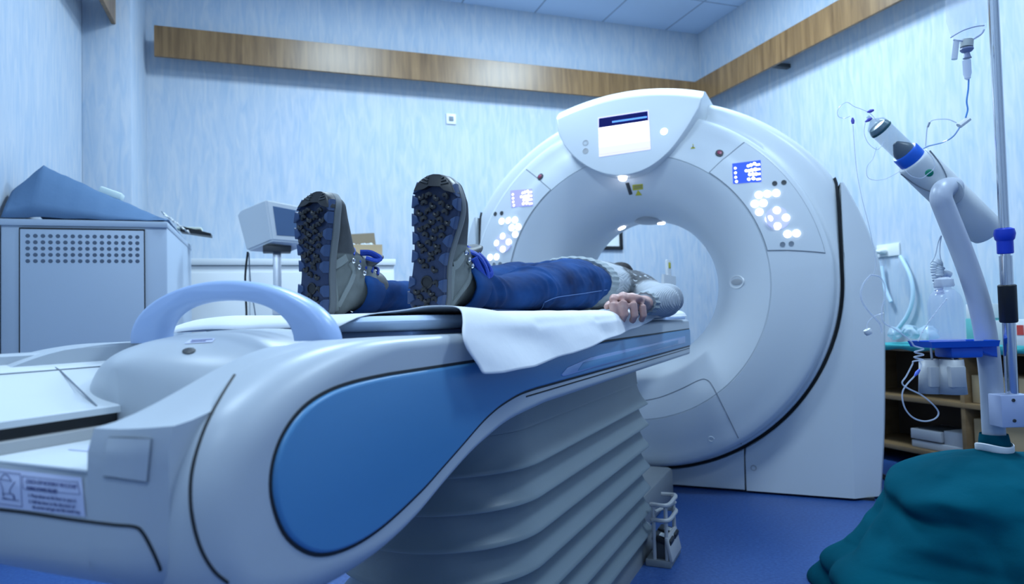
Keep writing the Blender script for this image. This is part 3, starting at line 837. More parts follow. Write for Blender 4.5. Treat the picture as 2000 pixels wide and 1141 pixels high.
# left side inlay (mirror, unseen from here but there)
# end cover at the foot: a rounded box with a lower deck
def ex(x):
    a = abs(x-TXC)
    return .398+.012*(a/.25)**2+.05*smooth(.215, .285, a)
def end_ring(x):
    y0 = ex(x); a = abs(x-TXC); P = []
    chk = a > .183
    for k in range(15):
        u = k/14; y = lerp(.70, y0+.006, u)
        if chk:
            z = lerp(.750, .8135, smooth(.0, 1.0, (y-y0)/.24)**.9)
        else: z = .711
        P.append((y, z))
    zt = P[-1][1]
    for k in range(1, 13):
        u = k/12; z = lerp(zt-.004, .555, u)
        y = y0+(.0 if z > .64 else .17*((.64-z)/.085)**2.2)
        P.append((y, z))
    yb_ = .70 if a < .2 else .56
    P = [(min(y, yb_) if z < .67 else y, z) for y, z in P]+[(yb_, .557), (yb_, .62)]
    return [V((x, y, z)) for y, z in P]
xs = [-1.04, -1.03, -1.01, -.99, -.9741, -.9729]+[-.94, -.9, -.85, -.79, -.73, -.68, -.64]+[-.6071, -.6059, -.59, -.575, -.56, -.55, -.54]
endc = MB().rings([end_ring(x) for x in xs]).build('end_cover', tablem, t, angle=30)
deck = MB().box((TXC, .55, .7125), (.362, .29, .004), None, .002).build('deck_plate', shell, t)
MB().box((TXC+.015, 1.85, .742), (.40, 1.98, .124), None, .01).build('inner_frame', basem, t)
# sliding carriage with the foot tray
MB().box((-.865, .40, .7205), (.20, .36, .0115)).build('carriage_slide', shell2, t)
MB().box((-.90, .36, .7325), (.232, .42, .0125)).build('slide_gap', seamm, t)
tb = MB()
prof = [(-.778, .7390), (-.778, .7465), (-.782, .7485), (-.86, .7600), (-.955, .7845), (-.960, .7855), (-.972, .7925), (-1.0, .795), (-1.03, .796), (-1.03, .7390)]
tb.rings([[V((x, y, z)) for x, z in prof] for y in (.10, .30, .56, .80)])
bmesh.ops.bevel(tb.bm, geom=[e for e in tb.bm.edges if abs(e.verts[0].co.y-e.verts[1].co.y) > .05], offset=.001, segments=1, affect='EDGES')
tray = tb.build('foot_tray', shell, t, angle=20)
tj = MB()
for A_, B_ in (((-.785, .535, .7492), (-.957, .60, .7852)), ((-.957, .60, .7852), (-.985, .60, .7945)), ((-.957, .30, .7855), (-.957, .80, .7855))): tj.tube([A_, B_], .0011, 6)
tj.build('tray_joint', seaml, t)
wl = MB(); wl.rings([[V((x, y, z)) for x, z in ((-1.0, .795), (-1.0, .806), (-1.006, .8085), (-1.06, .8085), (-1.06, .79))] for y in (.30, .62, .9)])
wl.build('tray_side', tablem, t, angle=20)
# domed end of the couch top
HR = []
for k in range(25):
    u = k/24; y = .5605+.250*(u**1.6)
    q = min(1, (y-.56)/.20); s_ = sqrt(max(0, 1-(1-q)**1.75))
    hw = max(.012, .198*s_); hz = .118*(.62+.38*s_)
    cx_ = TXC
    row = []
    for i in range(33):
        a = pi*i/32; e = 2/2.35
        ca, sa = cos(a), sin(a)
        row.append(V((cx_+hw*math.copysign(abs(ca)**e, ca), y, .7155+hz*abs(sa)**e)))
    HR.append(row)
hump = MB().rings(HR, True).build('couch_end_dome', tablem, t, angle=45)
BH = bvh_of(hump)
def arch(a, h, n, z0=.826, p=2.1): return [(TXC+.005+a*math.copysign(abs(cos(pi*i/n))**(2/p), cos(pi*i/n)), z0+h*abs(sin(pi*i/n))**(2/p)) for i in range(n+1)]
o_, i_ = arch(.196, .0880, 30, .8245, 1.95), arch(.128, .0590, 30, .8245, 2.3)
hd = MB(); R = []
YH = .735
for dy, ins in ((-.019, .5), (-.0165, .2), (-.010, .04), (0, 0), (.010, .04), (.0165, .2), (.019, .5)):
    m_ = [((a[0]+b[0])/2, (a[1]+b[1])/2) for a, b in zip(o_, i_)]
    oo = [(lerp(a[0], c[0], ins), lerp(a[1], c[1], ins)) for a, c in zip(o_, m_)]; ii = [(lerp(a[0], c[0], ins), lerp(a[1], c[1], ins)) for a, c in zip(i_, m_)]
    R.append([V((x, YH+dy+(z-.825)*-.12, z-.008)) for x, z in oo+ii[::-1]])
hd.rings(R); hd.build('arched_handle', bluel, t, angle=60)
k = MB(); h = cast(BH, 369, 686)
sx_ = V((.82, .57, 0)); sx_ = (sx_-h[1]*sx_.dot(h[1])).normalized(); sy_ = h[1].cross(sx_)
k.rings([[h[0]+h[1]*.0008+sx_*.0078*cos(2*pi*i/20)+sy_*.0078*sin(2*pi*i/20) for i in range(20)], [h[0]+h[1]*.0012+sx_*.0072*cos(2*pi*i/20)+sy_*.0072*sin(2*pi*i/20) for i in range(20)]])
k.build('screw_hole', dark, t)
st = patch(BH, [(372, 664), (420.5, 662), (414, 669.5), (360, 672.5)], lab, 'small_sticker', t, .0008)
bs = bvh_of(hump)
for a_, b_ in (((374, 666.8), (415, 664.6)), ((372, 669.6), (402, 668))): line_on(BH, [a_, b_], .0006, ink, 'sticker_text', st, .0012)
# joints on the end cover
BE = bvh_of(endc, rail)
line_on(BE, [(458, 733), (430, 778), (405, 825), (388, 870), (376, 915), (372, 955), (374, 1000), (383, 1045), (398, 1085), (420, 1118), (445, 1139)], .0017, seamm, 'cover_joint', t, .0)
line_on(BE, [(0, 996), (60, 1003), (140, 1015), (220, 1025), (262, 1029), (278, 1040), (295, 1070), (311, 1106), (313, 1115)], .0016, seamm, 'skirt_joint', t, .0)
sq = patch(BE, [(216, 856), (295, 858), (287, 940), (204, 927)], tablem, 'square_cap', t, .003, 8, 8)
line_on(BE, [(296, 858), (292, 900), (288, 941)], .0011, seaml, 'cap_joint', sq, .0015)
line_on(BE, [(288, 941), (250, 936), (206, 930)], .0009, seaml, 'cap_joint', sq, .0015)
line_on(BE, [(216, 855), (255, 855), (295, 857)], .0008, seaml, 'cap_joint', sq, .0015)
# instruction sticker
stk = patch(BE, [(-40, 910), (162, 933), (169, 1009), (-40, 985)], lab, 'instruction_sticker', t, .0012, 12, 6)
def text_on(b, body, x, y, px, ang, m, name, parent, off=.002, wpx=None):
    """flat lettering laid on the surface met at (x, y); px = cap height in the photograph's scale"""
    h = cast(b, x, y); h2 = cast(b, x+20, y+20*math.tan(ang)); 
    ux = (h2[0]-h[0]); sc_ = ux.length/20/cos(ang) if False else ux.length/(20/cos(ang)); ux.normalize()
    n = h[1]; ux = (ux-n*ux.dot(n)).normalized(); uy = n.cross(ux)
    if uy.z < 0: uy = -uy
    cu = bpy.data.curves.new(name, 'FONT'); cu.body = body; cu.size = px*1.4*sc_; cu.extrude = .0002
    o = bpy.data.objects.new(name, cu); COL.objects.link(o)
    bpy.context.view_layer.update()
    me = bpy.data.meshes.new_from_object(o.evaluated_get(bpy.context.evaluated_depsgraph_get()))
    bpy.data.objects.remove(o)
    P = h[0]+n*off
    mxx = max(v.co.x for v in me.vertices); squash = wpx*sc_/mxx if wpx else 1.
    for v in me.vertices: v.co = P+ux*v.co.x*squash+uy*v.co.y+n*v.co.z
    return mesh_obj(name, me, m, parent, False)
BS = bvh_of(stk)
for body, x, y, px, wp in (('COUCH-TOP MOVEMENT PROCEDURE', 50, 944, 5.2, 98), ('DURING POWER FAILURE', 52, 957, 5.2, 60), ('1. Press down on the lever to open it.', 56, 970, 4.4, 94), ('2. Pull the lever in the direction of', 57, 982, 4.4, 90), ('the arrow and get out the couch top.', 64, 993, 4.4, 92)):
    o = text_on(BS, body, x, y, px, .113, ink, 'sticker_text', stk, .0006, wp)
for q in ([(44, 930), (152, 942), (157, 966), (46, 955), (44, 930)], [(-30, 918), (40, 926), (44, 990), (-30, 980)]):
    mb = MB()
    for a_, b_ in zip(q, q[1:]): line_on(BS, [a_, ((a_[0]+b_[0])/2, (a_[1]+b_[1])/2), b_], .00028, ink, '', None, .0004, 4, mb=mb)
    mb.build('sticker_border', ink, stk)
mb = MB()
for q in ([(0, 938), (8, 927), (16, 929), (22, 938)], [(0, 936), (24, 940)], [(0, 940), (6, 955), (6, 966)], [(30, 941), (20, 957), (22, 966)], [(8, 964), (26, 966), (28, 976), (8, 972), (8, 964)], [(26, 966), (28, 977)], [(4, 974), (38, 978)]):
    line_on(BS, q, .00035, ink, '', None, .0004, 4, mb=mb)
mb.build('sticker_diagram', ink, stk)
pl = MB(); BD = bvh_of(deck)
a_ = cast(BD, 196, 876) or (V((-.66, .47, .7175)), V((0, 0, 1)))
c_ = a_[0]
pl.box(c_+V((.012, 0, .0006)), (.075, .035, .0006)); pl = pl.build('deck_sticker', lab, t)
MB().lathe(c_+V((.012, 0, .0012)), (0, 0, 1), [(.013, 0), (.013, .0004), (.0095, .0004), (.0095, 0)], 24, False).build('red_ring', redink, pl)
# couch top board running into the bore, head holder
MB().box((TXC, 2.05, .818), (.42, 2.3, .012), None, .005).build('couch_top', bluel, t)
hh = MB()
pr_ = [(-.19, .04), (-.185, .11), (-.17, .028+.012), (-.10, .012), (0, .006), (.10, .012), (.17, .04), (.185, .11), (.19, .235), (.197, .235), (.195, .10), (.18, .02), (.10, -.01), (0, -.016), (-.10, -.01), (-.18, .02), (-.195, .10)]
pr_ = [(-.19, .16), (-.183, .07), (-.16, .03), (-.10, .012), (0, .006), (.10, .012), (.16, .03), (.183, .07), (.19, .16), (.200, .16), (.195, .06), (.17, .012), (.10, -.008), (0, -.014), (-.10, -.008), (-.17, .012), (-.195, .06), (-.200, .16)]
hh.rings([[V((TXC+x, y, .842+z)) for x, z in pr_] for y in (2.812, 2.87, 2.98, 3.06)])
hh.build('head_holder', white, t, angle=40)
MB().box((-.598, 2.94, 1.0), (.012, .075, .14), None, .006).build('holder_wing', white, t)
w_ = MB().box((-.592, 2.935, 1.045), (.006, .035, .025), None, .002).build('wing_label', yellow, t)
# pleated pedestal and its base
def rrect(x0, x1, y0, y1, r, z, n=9, rf=None):
    P = []; rn = r; f = r if rf is None else rf
    for cx_, cy_, a0, r in ((x1-f, y1-f, 0, f), (x0+f, y1-f, 90, f), (x0+rn, y0+rn, 180, rn), (x1-rn, y0+rn, 270, rn)):
        for i in range(n):
            a = radians(a0+90*i/(n-1)); P.append(V((cx_+r*cos(a), cy_+r*sin(a), z)))
    return P
BXL, BXR, BY0, BY1 = -1.0, -.598, 1.17, 2.39
R = []
zt_, zb_, NP = .600, .098, 7
R.append(rrect(BXL, BXR, BY0, BY1-.02, .195, .69, 16, .06)); R.append(rrect(BXL-.004, BXR+.004, BY0-.004, BY1-.01, .197, zt_+.008, 16, .06)); R.append(rrect(BXL-.006, BXR+.006, BY0-.006, BY1-.01, .2, zt_+.002, 16, .06))
for k in range(NP):
    z1 = lerp(zt_, zb_, k/NP); z0_ = lerp(zt_, zb_, (k+1)/NP); d = z1-z0_
    for f, e in ((0., .0), (.08, .001), (.35, .007), (.65, .018), (.85, .030), (.93, .0355), (.97, .0355), (1.0, .026)):
        w = e
        R.append(rrect(BXL-w, BXR+w, BY0-w, BY1+w, .195+w, z1-d*f, 16, .06+w))
R.append(rrect(BXL, BXR, BY0, BY1, .195, zb_-.01, 16, .06))
MB().rings(R).build('bellows', bellm, t, angle=60)
MB().rings([rrect(BXL-.02, BXR+.012, BY0-.02, BY1+.10, .05, z) for z in (0, .080)] + [rrect(BXL-.012, BXR+.004, BY0-.012, BY1+.092, .045, .090)]).build('pedestal_base', basem, t)
cd = MB(); cd.box((TXC, 2.83, .07), (.27, .68, .14), None, .02)
cd.build('floor_duct', basem, t)
# foot pedals at the far end of the base
fp = thing('foot_pedals', 'grey wire-guarded double foot pedal beside the pedestal base on the blue floor', 'foot pedal', (-.53, 2.36, 0))
MB().box((-.533, 2.37, .012), (.085, .17, .024), None, .004).build('base_plate', basem, fp)
gd = MB()
for xz in (.205, .155):
    gd.tube(catmull([(-.545, 2.29, xz-.004), (-.55, 2.29, xz), (-.50, 2.29, xz+.0), (-.492, 2.36, xz+.002), (-.50, 2.43, xz), (-.548, 2.43, xz)], 5), .007, 8)
for q in ((-.505, 2.295), (-.505, 2.425), (-.546, 2.295)): gd.tube([(q[0], q[1], .02), (q[0], q[1], .205)], .0065, 8)
gd.tube([(-.54, 2.29, .18), (-.50, 2.43, .18)], .006, 8)
gd.build('guard', shell2, fp)
for y in (2.325, 2.40):
    pd = MB().box((-.522, y, .085), (.066, .062, .022), Matrix.Rotation(.25, 3, 'Y'), .006).build('pedal', black, fp)
    MB().box((-.516, y-.01, .0985), (.03, .03, .002), Matrix.Rotation(.25, 3, 'Y')).build('pedal_label', paper, pd)
    MB().box((-.530, y, .055), (.045, .05, .075), None, .003).build('pedal_block', dark, fp)
MB().box((-.497, 2.36, .06), (.012, .15, .08), Matrix.Rotation(-.2, 3, 'Y'), .004).build('front_guard', shell2, fp)

# mattress pad and sheet
PZ0, PZ1 = .8245, .848
pm = MB(); R = []
for y0_, d in ((PZ0, .016), (PZ0+.003, .006), (PZ0+.012, 0), (PZ1-.008, 0), (PZ1-.002, .006), (PZ1, .016)):
    R.append(rrect(-1.03+d, -.55-d, .848+d, 2.80-d, .10, y0_))
pad = pm.rings(R).build('mattress_pad', padm)
tag(pad, 'thin pale blue mattress pad on the table under the white sheet', 'mattress')
sh = MB(); G = []
NXs, NYs = 46, 110
for j in range(NYs+1):
    v = j/NYs; row = []
    # length of cloth hanging over the near side, long at the foot and none near the hand
    yb = lerp(.925, 2.72, v)
    hang = .080*max(0, 1-max(0, (yb-.98))/1.16)**.75 if yb < 2.14 else 0
    for i in range(NXs+1):
        u = i/NXs
        fold = 4/NXs
        x = lerp(-1.085, -.525, min(1, u/.72))
        y = yb + .008*noise.noise(V((x*7, 0, 3)))*(1-v) - .100*(1-v)**6*(1-smooth(-.665, -.60, x))
        z = PZ1+.0035
        if x < -1.0: z -= .022*((-1.0-x)/.085)**1.5
        if y < .856 and x <= -.60: z -= .021*smooth(.856, .826, y)
        if v < .35 and x < -.62: z += .010*max(0, noise.noise(V((x*6+2, y*5, 7))))*(1-v/.35)
        if u > .72:
            q = (u-.72)/.28
            Lh = .03+hang
            s_ = q*Lh
            if s_ < .03:
                a = s_/.03*pi/2; x = -.525+.034*sin(a)*1.0; z = PZ1+.0035-.024*(1-cos(a))
            else:
                x = -.491+.012*noise.noise(V((y*6, s_*8, 1)))*min(1, (s_-.03)/.03)+.004+.34*(s_-.03); z = PZ1+.0035-.024-(s_-.03)
            x = max(x, -.4905) if z < .812 else x
            # the cloth's free corner leans toward the foot end
        z += .0022*noise.noise(V((x*14, y*9, 0)))
        # lifted, rolled corner at the foot
        if v < .10 and x > -.66:
            w = (1-v/.10)*smooth(-.66, -.55, x); z += .010*w; tt = smooth(.72, 1., u); y += w*(-.17*tt*(1-tt)-.02*tt)
        z = max(z, .8195) if x < -.6 else z
        row.append(V((x, y, max(z, PZ1+.0012) if (-1.0 < x < -.53 and y > .858) else z)))
    G.append(row)
sh.rings(G, False)
sheet = sh.build('white_sheet', sheetm, angle=80)
md = sheet.modifiers.new('s', 'SUBSURF'); md.levels = 1; md.render_levels = 1
md = sheet.modifiers.new('t', 'SOLIDIFY'); md.thickness = .0012; md.offset = 1
tag(sheet, 'white cotton sheet spread on the table and hanging over its near side', 'sheet')

# ------------------------------------------------------------------ the patient
per = None
def hand(K, palm, wrist, sx, curl, thumb):
    """five fingers: each a chain from its knuckle"""
    C = [[(wrist, .027, .021), ((V(wrist)+V(palm))/2, .036, .019), (palm, .041, .016), ((V(K[1])+V(K[2]))/2-V((0, 0, .004)), .040, .0135)]]
    for i, k in enumerate(K):
        k = V(k); a, b, c = curl[i]; p1 = k+V(a); p2 = p1+V(b); p3 = p2+V(c); r = (.0116, .0120, .0115, .0102)[i]
        C.append([(V(palm)*.55+k*.45, r*1.1, r*1.1), (k, r*1.08, r*1.12), (k*.5+p1*.5, r*.98, r*.98), (p1, r*1.04, r*1.04), (p1*.5+p2*.5, r*.95, r*.95), (p2, r*.96, r*.96), (p3, r*.86, r*.86)])
    T = [V(q) for q in thumb]
    C.append([(T[0], .014, .014), (T[1], .0115, .0115), (T[2], .0112, .0112), (T[3], .009, .0085)])
    return C
K = [(-.512, 1.782, .884), (-.4895, 1.795, .8895), (-.469, 1.812, .887), (-.451, 1.833, .880)]
cv = [((.004, -.020, -.014), (.003, .001, -.031), (-.010, .012, -.012)), ((.006, -.024, -.016), (.003, .001, -.034), (-.010, .012, -.013)), ((.008, -.022, -.018), (.003, .002, -.032), (-.009, .012, -.012)), ((.009, -.018, -.018), (.002, .002, -.026), (-.008, .010, -.010))]
HR_ = hand(K, (-.480, 1.868, .878), (-.474, 1.945, .872), 1, cv, [(-.508, 1.885, .872), (-.527, 1.845, .872), (-.532, 1.808, .868), (-.530, 1.780, .8625)])
Km = [(-1.05, 1.80, .884), (-1.072, 1.80, .888), (-1.094, 1.81, .886), (-1.115, 1.83, .878)]
cm = [((-.004, -.030, -.004), (-.003, -.020, -.009), (.002, -.010, -.007)) for f in cv]
HL_ = hand(Km, (-1.08, 1.87, .878), (-1.07, 1.95, .874), -1, cm, [(-1.045, 1.885, .872), (-1.03, 1.845, .868), (-1.025, 1.808, .864), (-1.026, 1.78, .861)])
bodych = [
    [((-.79, 2.06, .935), .11, .058), ((-.79, 2.25, .945), .135, .070), ((-.79, 2.45, .95), .155, .075), ((-.79, 2.58, .945), .15, .065), ((-.79, 2.64, .935), .10, .05)],
    [((-.79, 2.60, .94), .06, .055), ((-.79, 2.68, .945), .052, .055), ((-.79, 2.76, .955), .054, .06)],
    [((-.79, 2.735, .985), .030, .030), ((-.79, 2.765, .975), .055, .060), ((-.79, 2.81, .962), .072, .085), ((-.79, 2.86, .957), .076, .094), ((-.79, 2.905, .955), .062, .08)],
    [((-.79, 2.80, 1.03), .011, .016), ((-.79, 2.775, 1.036), .014, .016)],                    # nose
    [((-.825, 2.748, 1.018), .006, .010), ((-.79, 2.745, 1.03), .010, .010), ((-.755, 2.748, 1.018), .006, .010)],
    [((-.868, 2.81, .955), .007, .012), ((-.87, 2.84, .96), .008, .014)], [((-.712, 2.81, .955), .007, .012), ((-.71, 2.84, .96), .008, .014)],
    [((-.64, 2.57, .945), .045, .045), ((-.55, 2.40, .905), .04, .04), ((-.468, 2.245, .872), .036, .036), ((-.472, 2.1, .872), .034, .032), ((-.474, 1.94, .872), .027, .021)],
    [((-.94, 2.57, .945), .045, .045), ((-1.02, 2.42, .915), .04, .04), ((-1.085, 2.27, .892), .036, .036), ((-1.08, 2.1, .885), .034, .032), ((-1.07, 1.94, .874), .027, .021)],
] + HR_ + HL_
def leg(x0, x1, x2):
    return [[((x0, 1.20, .90), .032, .032), ((x0, 1.35, .897), .04, .033), ((x1, 1.6, .905), .045, .04), ((x2, 1.95, .925), .055, .045), ((x2, 2.06, .928), .055, .045)], [((x0, 1.17, .892), .021, .018), ((x0, 1.16, 1.03), .024, .018)]]
bodych += leg(-.69, -.695, -.72) + leg(-.955, -.92, -.865)
per = blob('person', bodych, .0035, skinm, None, 3)
tag(per, 'person lying on their back in blue jeans, patterned grey sweater and blue-soled hiking boots', 'person')
# hair
hair = blob('hair', [[((-.79, 2.85, .945), .080, .086), ((-.79, 2.89, .955), .074, .092), ((-.79, 2.93, .957), .055, .07)], [((-.79, 2.868, 1.038), .05, .030), ((-.79, 2.90, 1.025), .052, .028)]], .006, hairm, per, 4)
ey = MB()
for x in (-.820, -.760):
    bmesh.ops.create_uvsphere(ey.bm, u_segments=12, v_segments=8, radius=.0115, matrix=Matrix.Translation((x, 2.822, 1.030)))
ey.build('closed_eyelids', skinm, per)
ns = noise.noise
def ridge(q): return 1-2*abs(ns(q))
def wrinkle(p, n):
    d = .004*ns(V((p.x*8, p.y*9, p.z*8)))
    kn = math.exp(-((p.y-1.60)/.07)**2)+.7*math.exp(-((p.y-1.98)/.08)**2)+.9*math.exp(-((p.y-1.33)/.05)**2)+.12
    sl = p.y*1.0+(.45 if p.x > -.8 else -.35)*(p.z-.9)+.12*ns(p*5)
    w_ = p+V((ns(p*7), ns(p*7+V((5, 0, 0))), ns(p*7+V((0, 5, 0)))))*.03
    sl = w_.y+(.6 if p.x > -.8 else -.5)*(p.z-.9)
    d += kn*.0135*(abs(ridge(V((p.x*5, sl*13, p.z*9))))-.5)+kn*.0030*ridge(V((p.x*9+4, sl*34, p.z*12)))
    d += .0010*ns(p*40)
    if p.z < .866: d = min(d, 0)*.3
    return p+n*d
def jleg(X): return [((x, y, .8545+h), w, h) for x, (y, w, h) in zip(X, ((1.285, .055, .047), (1.36, .055, .042), (1.46, .060, .043), (1.56, .064, .050), (1.64, .070, .056), (1.76, .080, .066), (1.92, .092, .076), (2.06, .096, .082)))]
jc = [jleg((-.688, -.688, -.688, -.69, -.692, -.698, -.706, -.715)), jleg((-.955, -.95, -.94, -.925, -.915, -.90, -.884, -.868)),
      [((-.79, 1.99, .935), .13, .074), ((-.79, 2.08, .939), .168, .083), ((-.79, 2.17, .941), .172, .085), ((-.79, 2.225, .941), .162, .084)],
      [((-.79, 1.97, .975), .026, .028), ((-.79, 2.05, .988), .035, .028), ((-.79, 2.16, .998), .05, .022)]]
jeans = blob('jeans', jc, .007, denim, per, 8, wrinkle)
BJ = bvh_of(jeans)
# stitched side seam, pocket and hem stitching on the near leg
sm = MB()
line_on(BJ, [(1063, 590), (1085, 581), (1110, 577), (1140, 573), (1185, 566)], .0012, denim, '', None, .001, 5, mb=sm)
line_on(BJ, [(960, 604), (1000, 605), (1050, 606), (1062, 592)], .0012, denim, '', None, .001, 5, mb=sm)
sm.build('seam_stitching', mat('denim_stitch', (.10, .20, .45), .8), jeans)
for x0, s in ((-.688, 1), (-.955, 1)):
    rr_ = []
    for y, d in ((1.240, .004), (1.226, .003), (1.222, .0), (1.223, -.003), (1.27, -.006), (1.290, -.001), (1.283, .003), (1.240, .004)):
        rr_.append([V((x0+(.056+d)*(1+.05*ns(V((cos(i*.224)*2, sin(i*.224)*2, y*30))))*cos(2*pi*i/28)*1.02, y+.0*(i % 2)+.012*(sin(2*pi*i/28)), .902+(.049+d)*(1+.05*ns(V((cos(i*.224)*2, sin(i*.224)*2, y*30))))*sin(2*pi*i/28))) for i in range(28)])
    MB().rings(rr_, True, False, False).build('jean_cuff', denim, jeans)
def sw(p, n):
    d = .004*ns(V((p.x*8, p.y*9, p.z*8)))+.0015*ns(p*30)
    e = math.exp(-((p.y-2.2)/.06)**2) if p.x > -.60 else 0
    d += e*.005*sin(p.y*90+p.z*60)
    return p+n*d
sc = [[((-.79, 2.215, .950), .172, .090), ((-.79, 2.32, .952), .170, .094), ((-.79, 2.44, .953), .180, .094), ((-.79, 2.56, .948), .185, .086), ((-.79, 2.63, .942), .15, .070), ((-.79, 2.66, .942), .075, .06)],
      [((-.66, 2.585, .945), .066, .066), ((-.60, 2.48, .928), .062, .06), ((-.525, 2.35, .893), .056, .054), ((-.466, 2.25, .886), .054, .051), ((-.458, 2.20, .884), .053, .049), ((-.466, 2.08, .879), .047, .044), ((-.474, 1.985, .874), .038, .034)],
      [((-.92, 2.585, .945), .066, .066), ((-.99, 2.48, .93), .062, .06), ((-1.05, 2.36, .905), .056, .054), ((-1.088, 2.26, .896), .052, .050), ((-1.085, 2.18, .892), .050, .047), ((-1.078, 2.08, .886), .046, .042), ((-1.071, 1.985, .876), .037, .033)]]
swt = blob('sweater', sc, .0065, knit, per, 6, sw)
for (cx_, cz_, rx, rz, y) in ((-.474, .872, .036, .031, 1.965), (-1.071, .876, .035, .030, 1.965)):
    R = []
    for dy, e in ((0, -.006), (-.002, 0), (.004, .003), (.035, .004), (.05, 0)):
        R.append([V((cx_+(rx+e)*(1+.05*cos(14*2*pi*i/56))*cos(2*pi*i/56), y+dy, cz_+(rz+e)*(1+.05*cos(14*2*pi*i/56))*sin(2*pi*i/56))) for i in range(56)])
    MB().rings(R, True, False, False).build('cuff', ribm, swt)
R = []
for dy, e in ((-.052, -.008), (-.055, .0), (-.045, .006), (-.01, .008), (.02, .004), (.035, -.006)):
    R.append([V((-.79+(.170+e)*(1+.012*cos(34*2*pi*i/136))*cos(2*pi*i/136), 2.205+dy+.035*sin(2*pi*i/136), .947+(.090+e)*(1+.018*cos(34*2*pi*i/136))*sin(2*pi*i/136))) for i in range(136)])
MB().rings(R, True, False, False).build('ribbed_hem', ribm, swt)

# hiking boots: local (u across, v heel to toe, w from the sole towards the ankle)
def boot(H, toe, yaw, mirror):
    H = V(H); vv_ = (V(toe)-H); Lb = vv_.length; ev = vv_.normalized()
    ew = V((sin(yaw), cos(yaw), 0)); ew = (ew-ev*ew.dot(ev)).normalized(); eu = ev.cross(ew)
    if eu.x < 0: eu = -eu
    m = mirror
    hwid = [(0, .012), (.015, .025), (.05, .033), (.12, .0365), (.25, .034), (.40, .033), (.55, .039), (.68, .0455), (.78, .047), (.87, .043), (.94, .033), (.985, .018), (1.0, .008)]
    hc = catmull([(a, b, 0) for a, b in hwid], 4)
    cen = lambda v: m*(.006*smooth(.3, .75, v)-.008*smooth(.75, 1., v))
    spring = lambda v: .016*max(0, (v-.78)/.22)**2
    P = lambda u, v, w: H+eu*u+ev*(v*Lb)+ew*(w+spring(v))
    def outline(grow, w):
        a = [P(cen(q.x)+q.y+grow, q.x, w) for q in hc]; b = [P(cen(q.x)-q.y-grow, q.x, w) for q in reversed(hc)]
        return a+b
    bt = None
    up_ = []
    for v, h, hw in ((.115, .094, .031), (.18, .100, .0345), (.30, .106, .034), (.44, .104, .0345), (.58, .088, .039), (.70, .072, .0435), (.80, .060, .044), (.89, .052, .037)):
        up_.append((P(cen(v), v, .010+h/2), hw, h/2))
    shaft = [(P(0, .24, .06), .038, .050), (P(0, .24, .10), .0395, .054), (P(0, .22, .135), .042, .053), (P(0, .205, .160), .043, .050)]
    inst = [(P(cen(.6), .58, .055), .032, .025), (P(0, .45, .095), .030, .028), (P(0, .40, .135), .028, .026)]
    up = blob('boot', [up_, shaft, inst], .0045, bootm, per, 7)
    MB().rings([outline(-.002, .004), outline(.0035, .006), outline(.005, .014), outline(.002, .024), outline(-.004, .028)]).build('midsole', midm, up)
    so = up; MB().rings([outline(-.004, .012), outline(.0005, .008), outline(.0005, -.006), outline(-.004, -.008)]).build('outsole', solem, up)
    rnd = random.Random(3 if m > 0 else 5)
    lg = MB(); v = .045; row = 0
    while v < .88:
        q = min(hc, key=lambda a: abs(a.x-v)); w_ = q.y-.0115; n = max(2, int(round(2*w_/.0172)))
        if not (.24 < v < .30):
            for i in range(n):
                u = cen(v)+lerp(-w_, w_, (i+.5)/n+(.25 if row % 2 else -.25)/n) + rnd.uniform(-.001, .001)
                a0 = (90 if (row+i) % 2 else 270)+rnd.uniform(-30, 30)
                if .16 < v < .28 and abs(u-cen(v)) < .014: continue
                arc = []
                for k in range(6):
                    a = radians(a0-105+k*42); arc.append(P(u+.0050*cos(a), v+.0054*sin(a)/Lb, -.0105))
                lg.tube(arc, [.0030, .0036, .0040, .0040, .0036, .0030], 7)
        v += .0565; row += 1
    lg.lathe(P(cen(.22), .225, -.0065), -ew, [(.0125, 0), (.0125, .004), (.010, .005), (.010, .003), (.006, .003)], 20)
    lg.build('tread_lugs', lugk, so)
    for s in (1, -1):
        for v in (.06, .17, .36, .49, .62, .75, .85):
            q = min(hc, key=lambda a: abs(a.x-v)); q2 = min(hc, key=lambda a: abs(a.x-v-.06))
            e0 = cen(v)+s*(q.y+.0022); e1 = cen(v+.06)+s*(q2.y+.0022); i0 = cen(v)+s*(q.y-.0125); i1 = cen(v+.06)+s*(q2.y-.010)
            Q = [P(e0, v-.004, -.0145), P(e1, v+.088, -.0145), P(i1, v+.070, -.0120), P(i0, v+.030, -.0120)]
            MB().prism(Q, ew*.020, .0034, 3).build('side_lug', lugb, up)
    tc = []
    cap = [q for q in hc if q.x > .865]
    def capo(g, w): return [P(cen(q.x)+q.y+g, q.x, w) for q in cap]+[P(cen(q.x)-q.y-g, q.x, w) for q in reversed(cap)]+[P(cen(.9)-.022, .885, w), P(cen(.9)-.012, .91, w), P(cen(.9)+.012, .91, w), P(cen(.9)+.022, .885, w)]
    MB().rings([capo(.002, .02), capo(.003, -.004), capo(.001, -.014), capo(-.002, -.016)]).build('toe_cap', lugk, so)
    gr = MB()
    for s in (1, -1):
        for k in range(3):
            v0 = .93+k*.02; gr.tube([P(cen(v0)+s*.014, v0, -.0168), P(cen(v0)+s*(.030-k*.006), v0+.012, -.0165)], .0015, 5)
    gr.build('toe_grooves', dark, so)
    # padded collar and tongue
    cb = blob('collar', [[(P(0, .205, .156), .045, .052), (P(0, .205, .170), .044, .050)], [(P(0, .43, .125), .030, .018), (P(0, .47, .165), .032, .013), (P(0, .50, .185), .027, .009)]], .005, dark, up, 5)
    return up, P, eu, ev, ew
b1, P1, *_ = boot((-.693, 1.128, .853), (-.657, 1.118, 1.116), -.05, 1)
b2, P2, *_ = boot((-.966, 1.128, .853), (-.943, 1.118, 1.112), .10, -1)
B1, B2 = bvh_of(b1), bvh_of(b2)
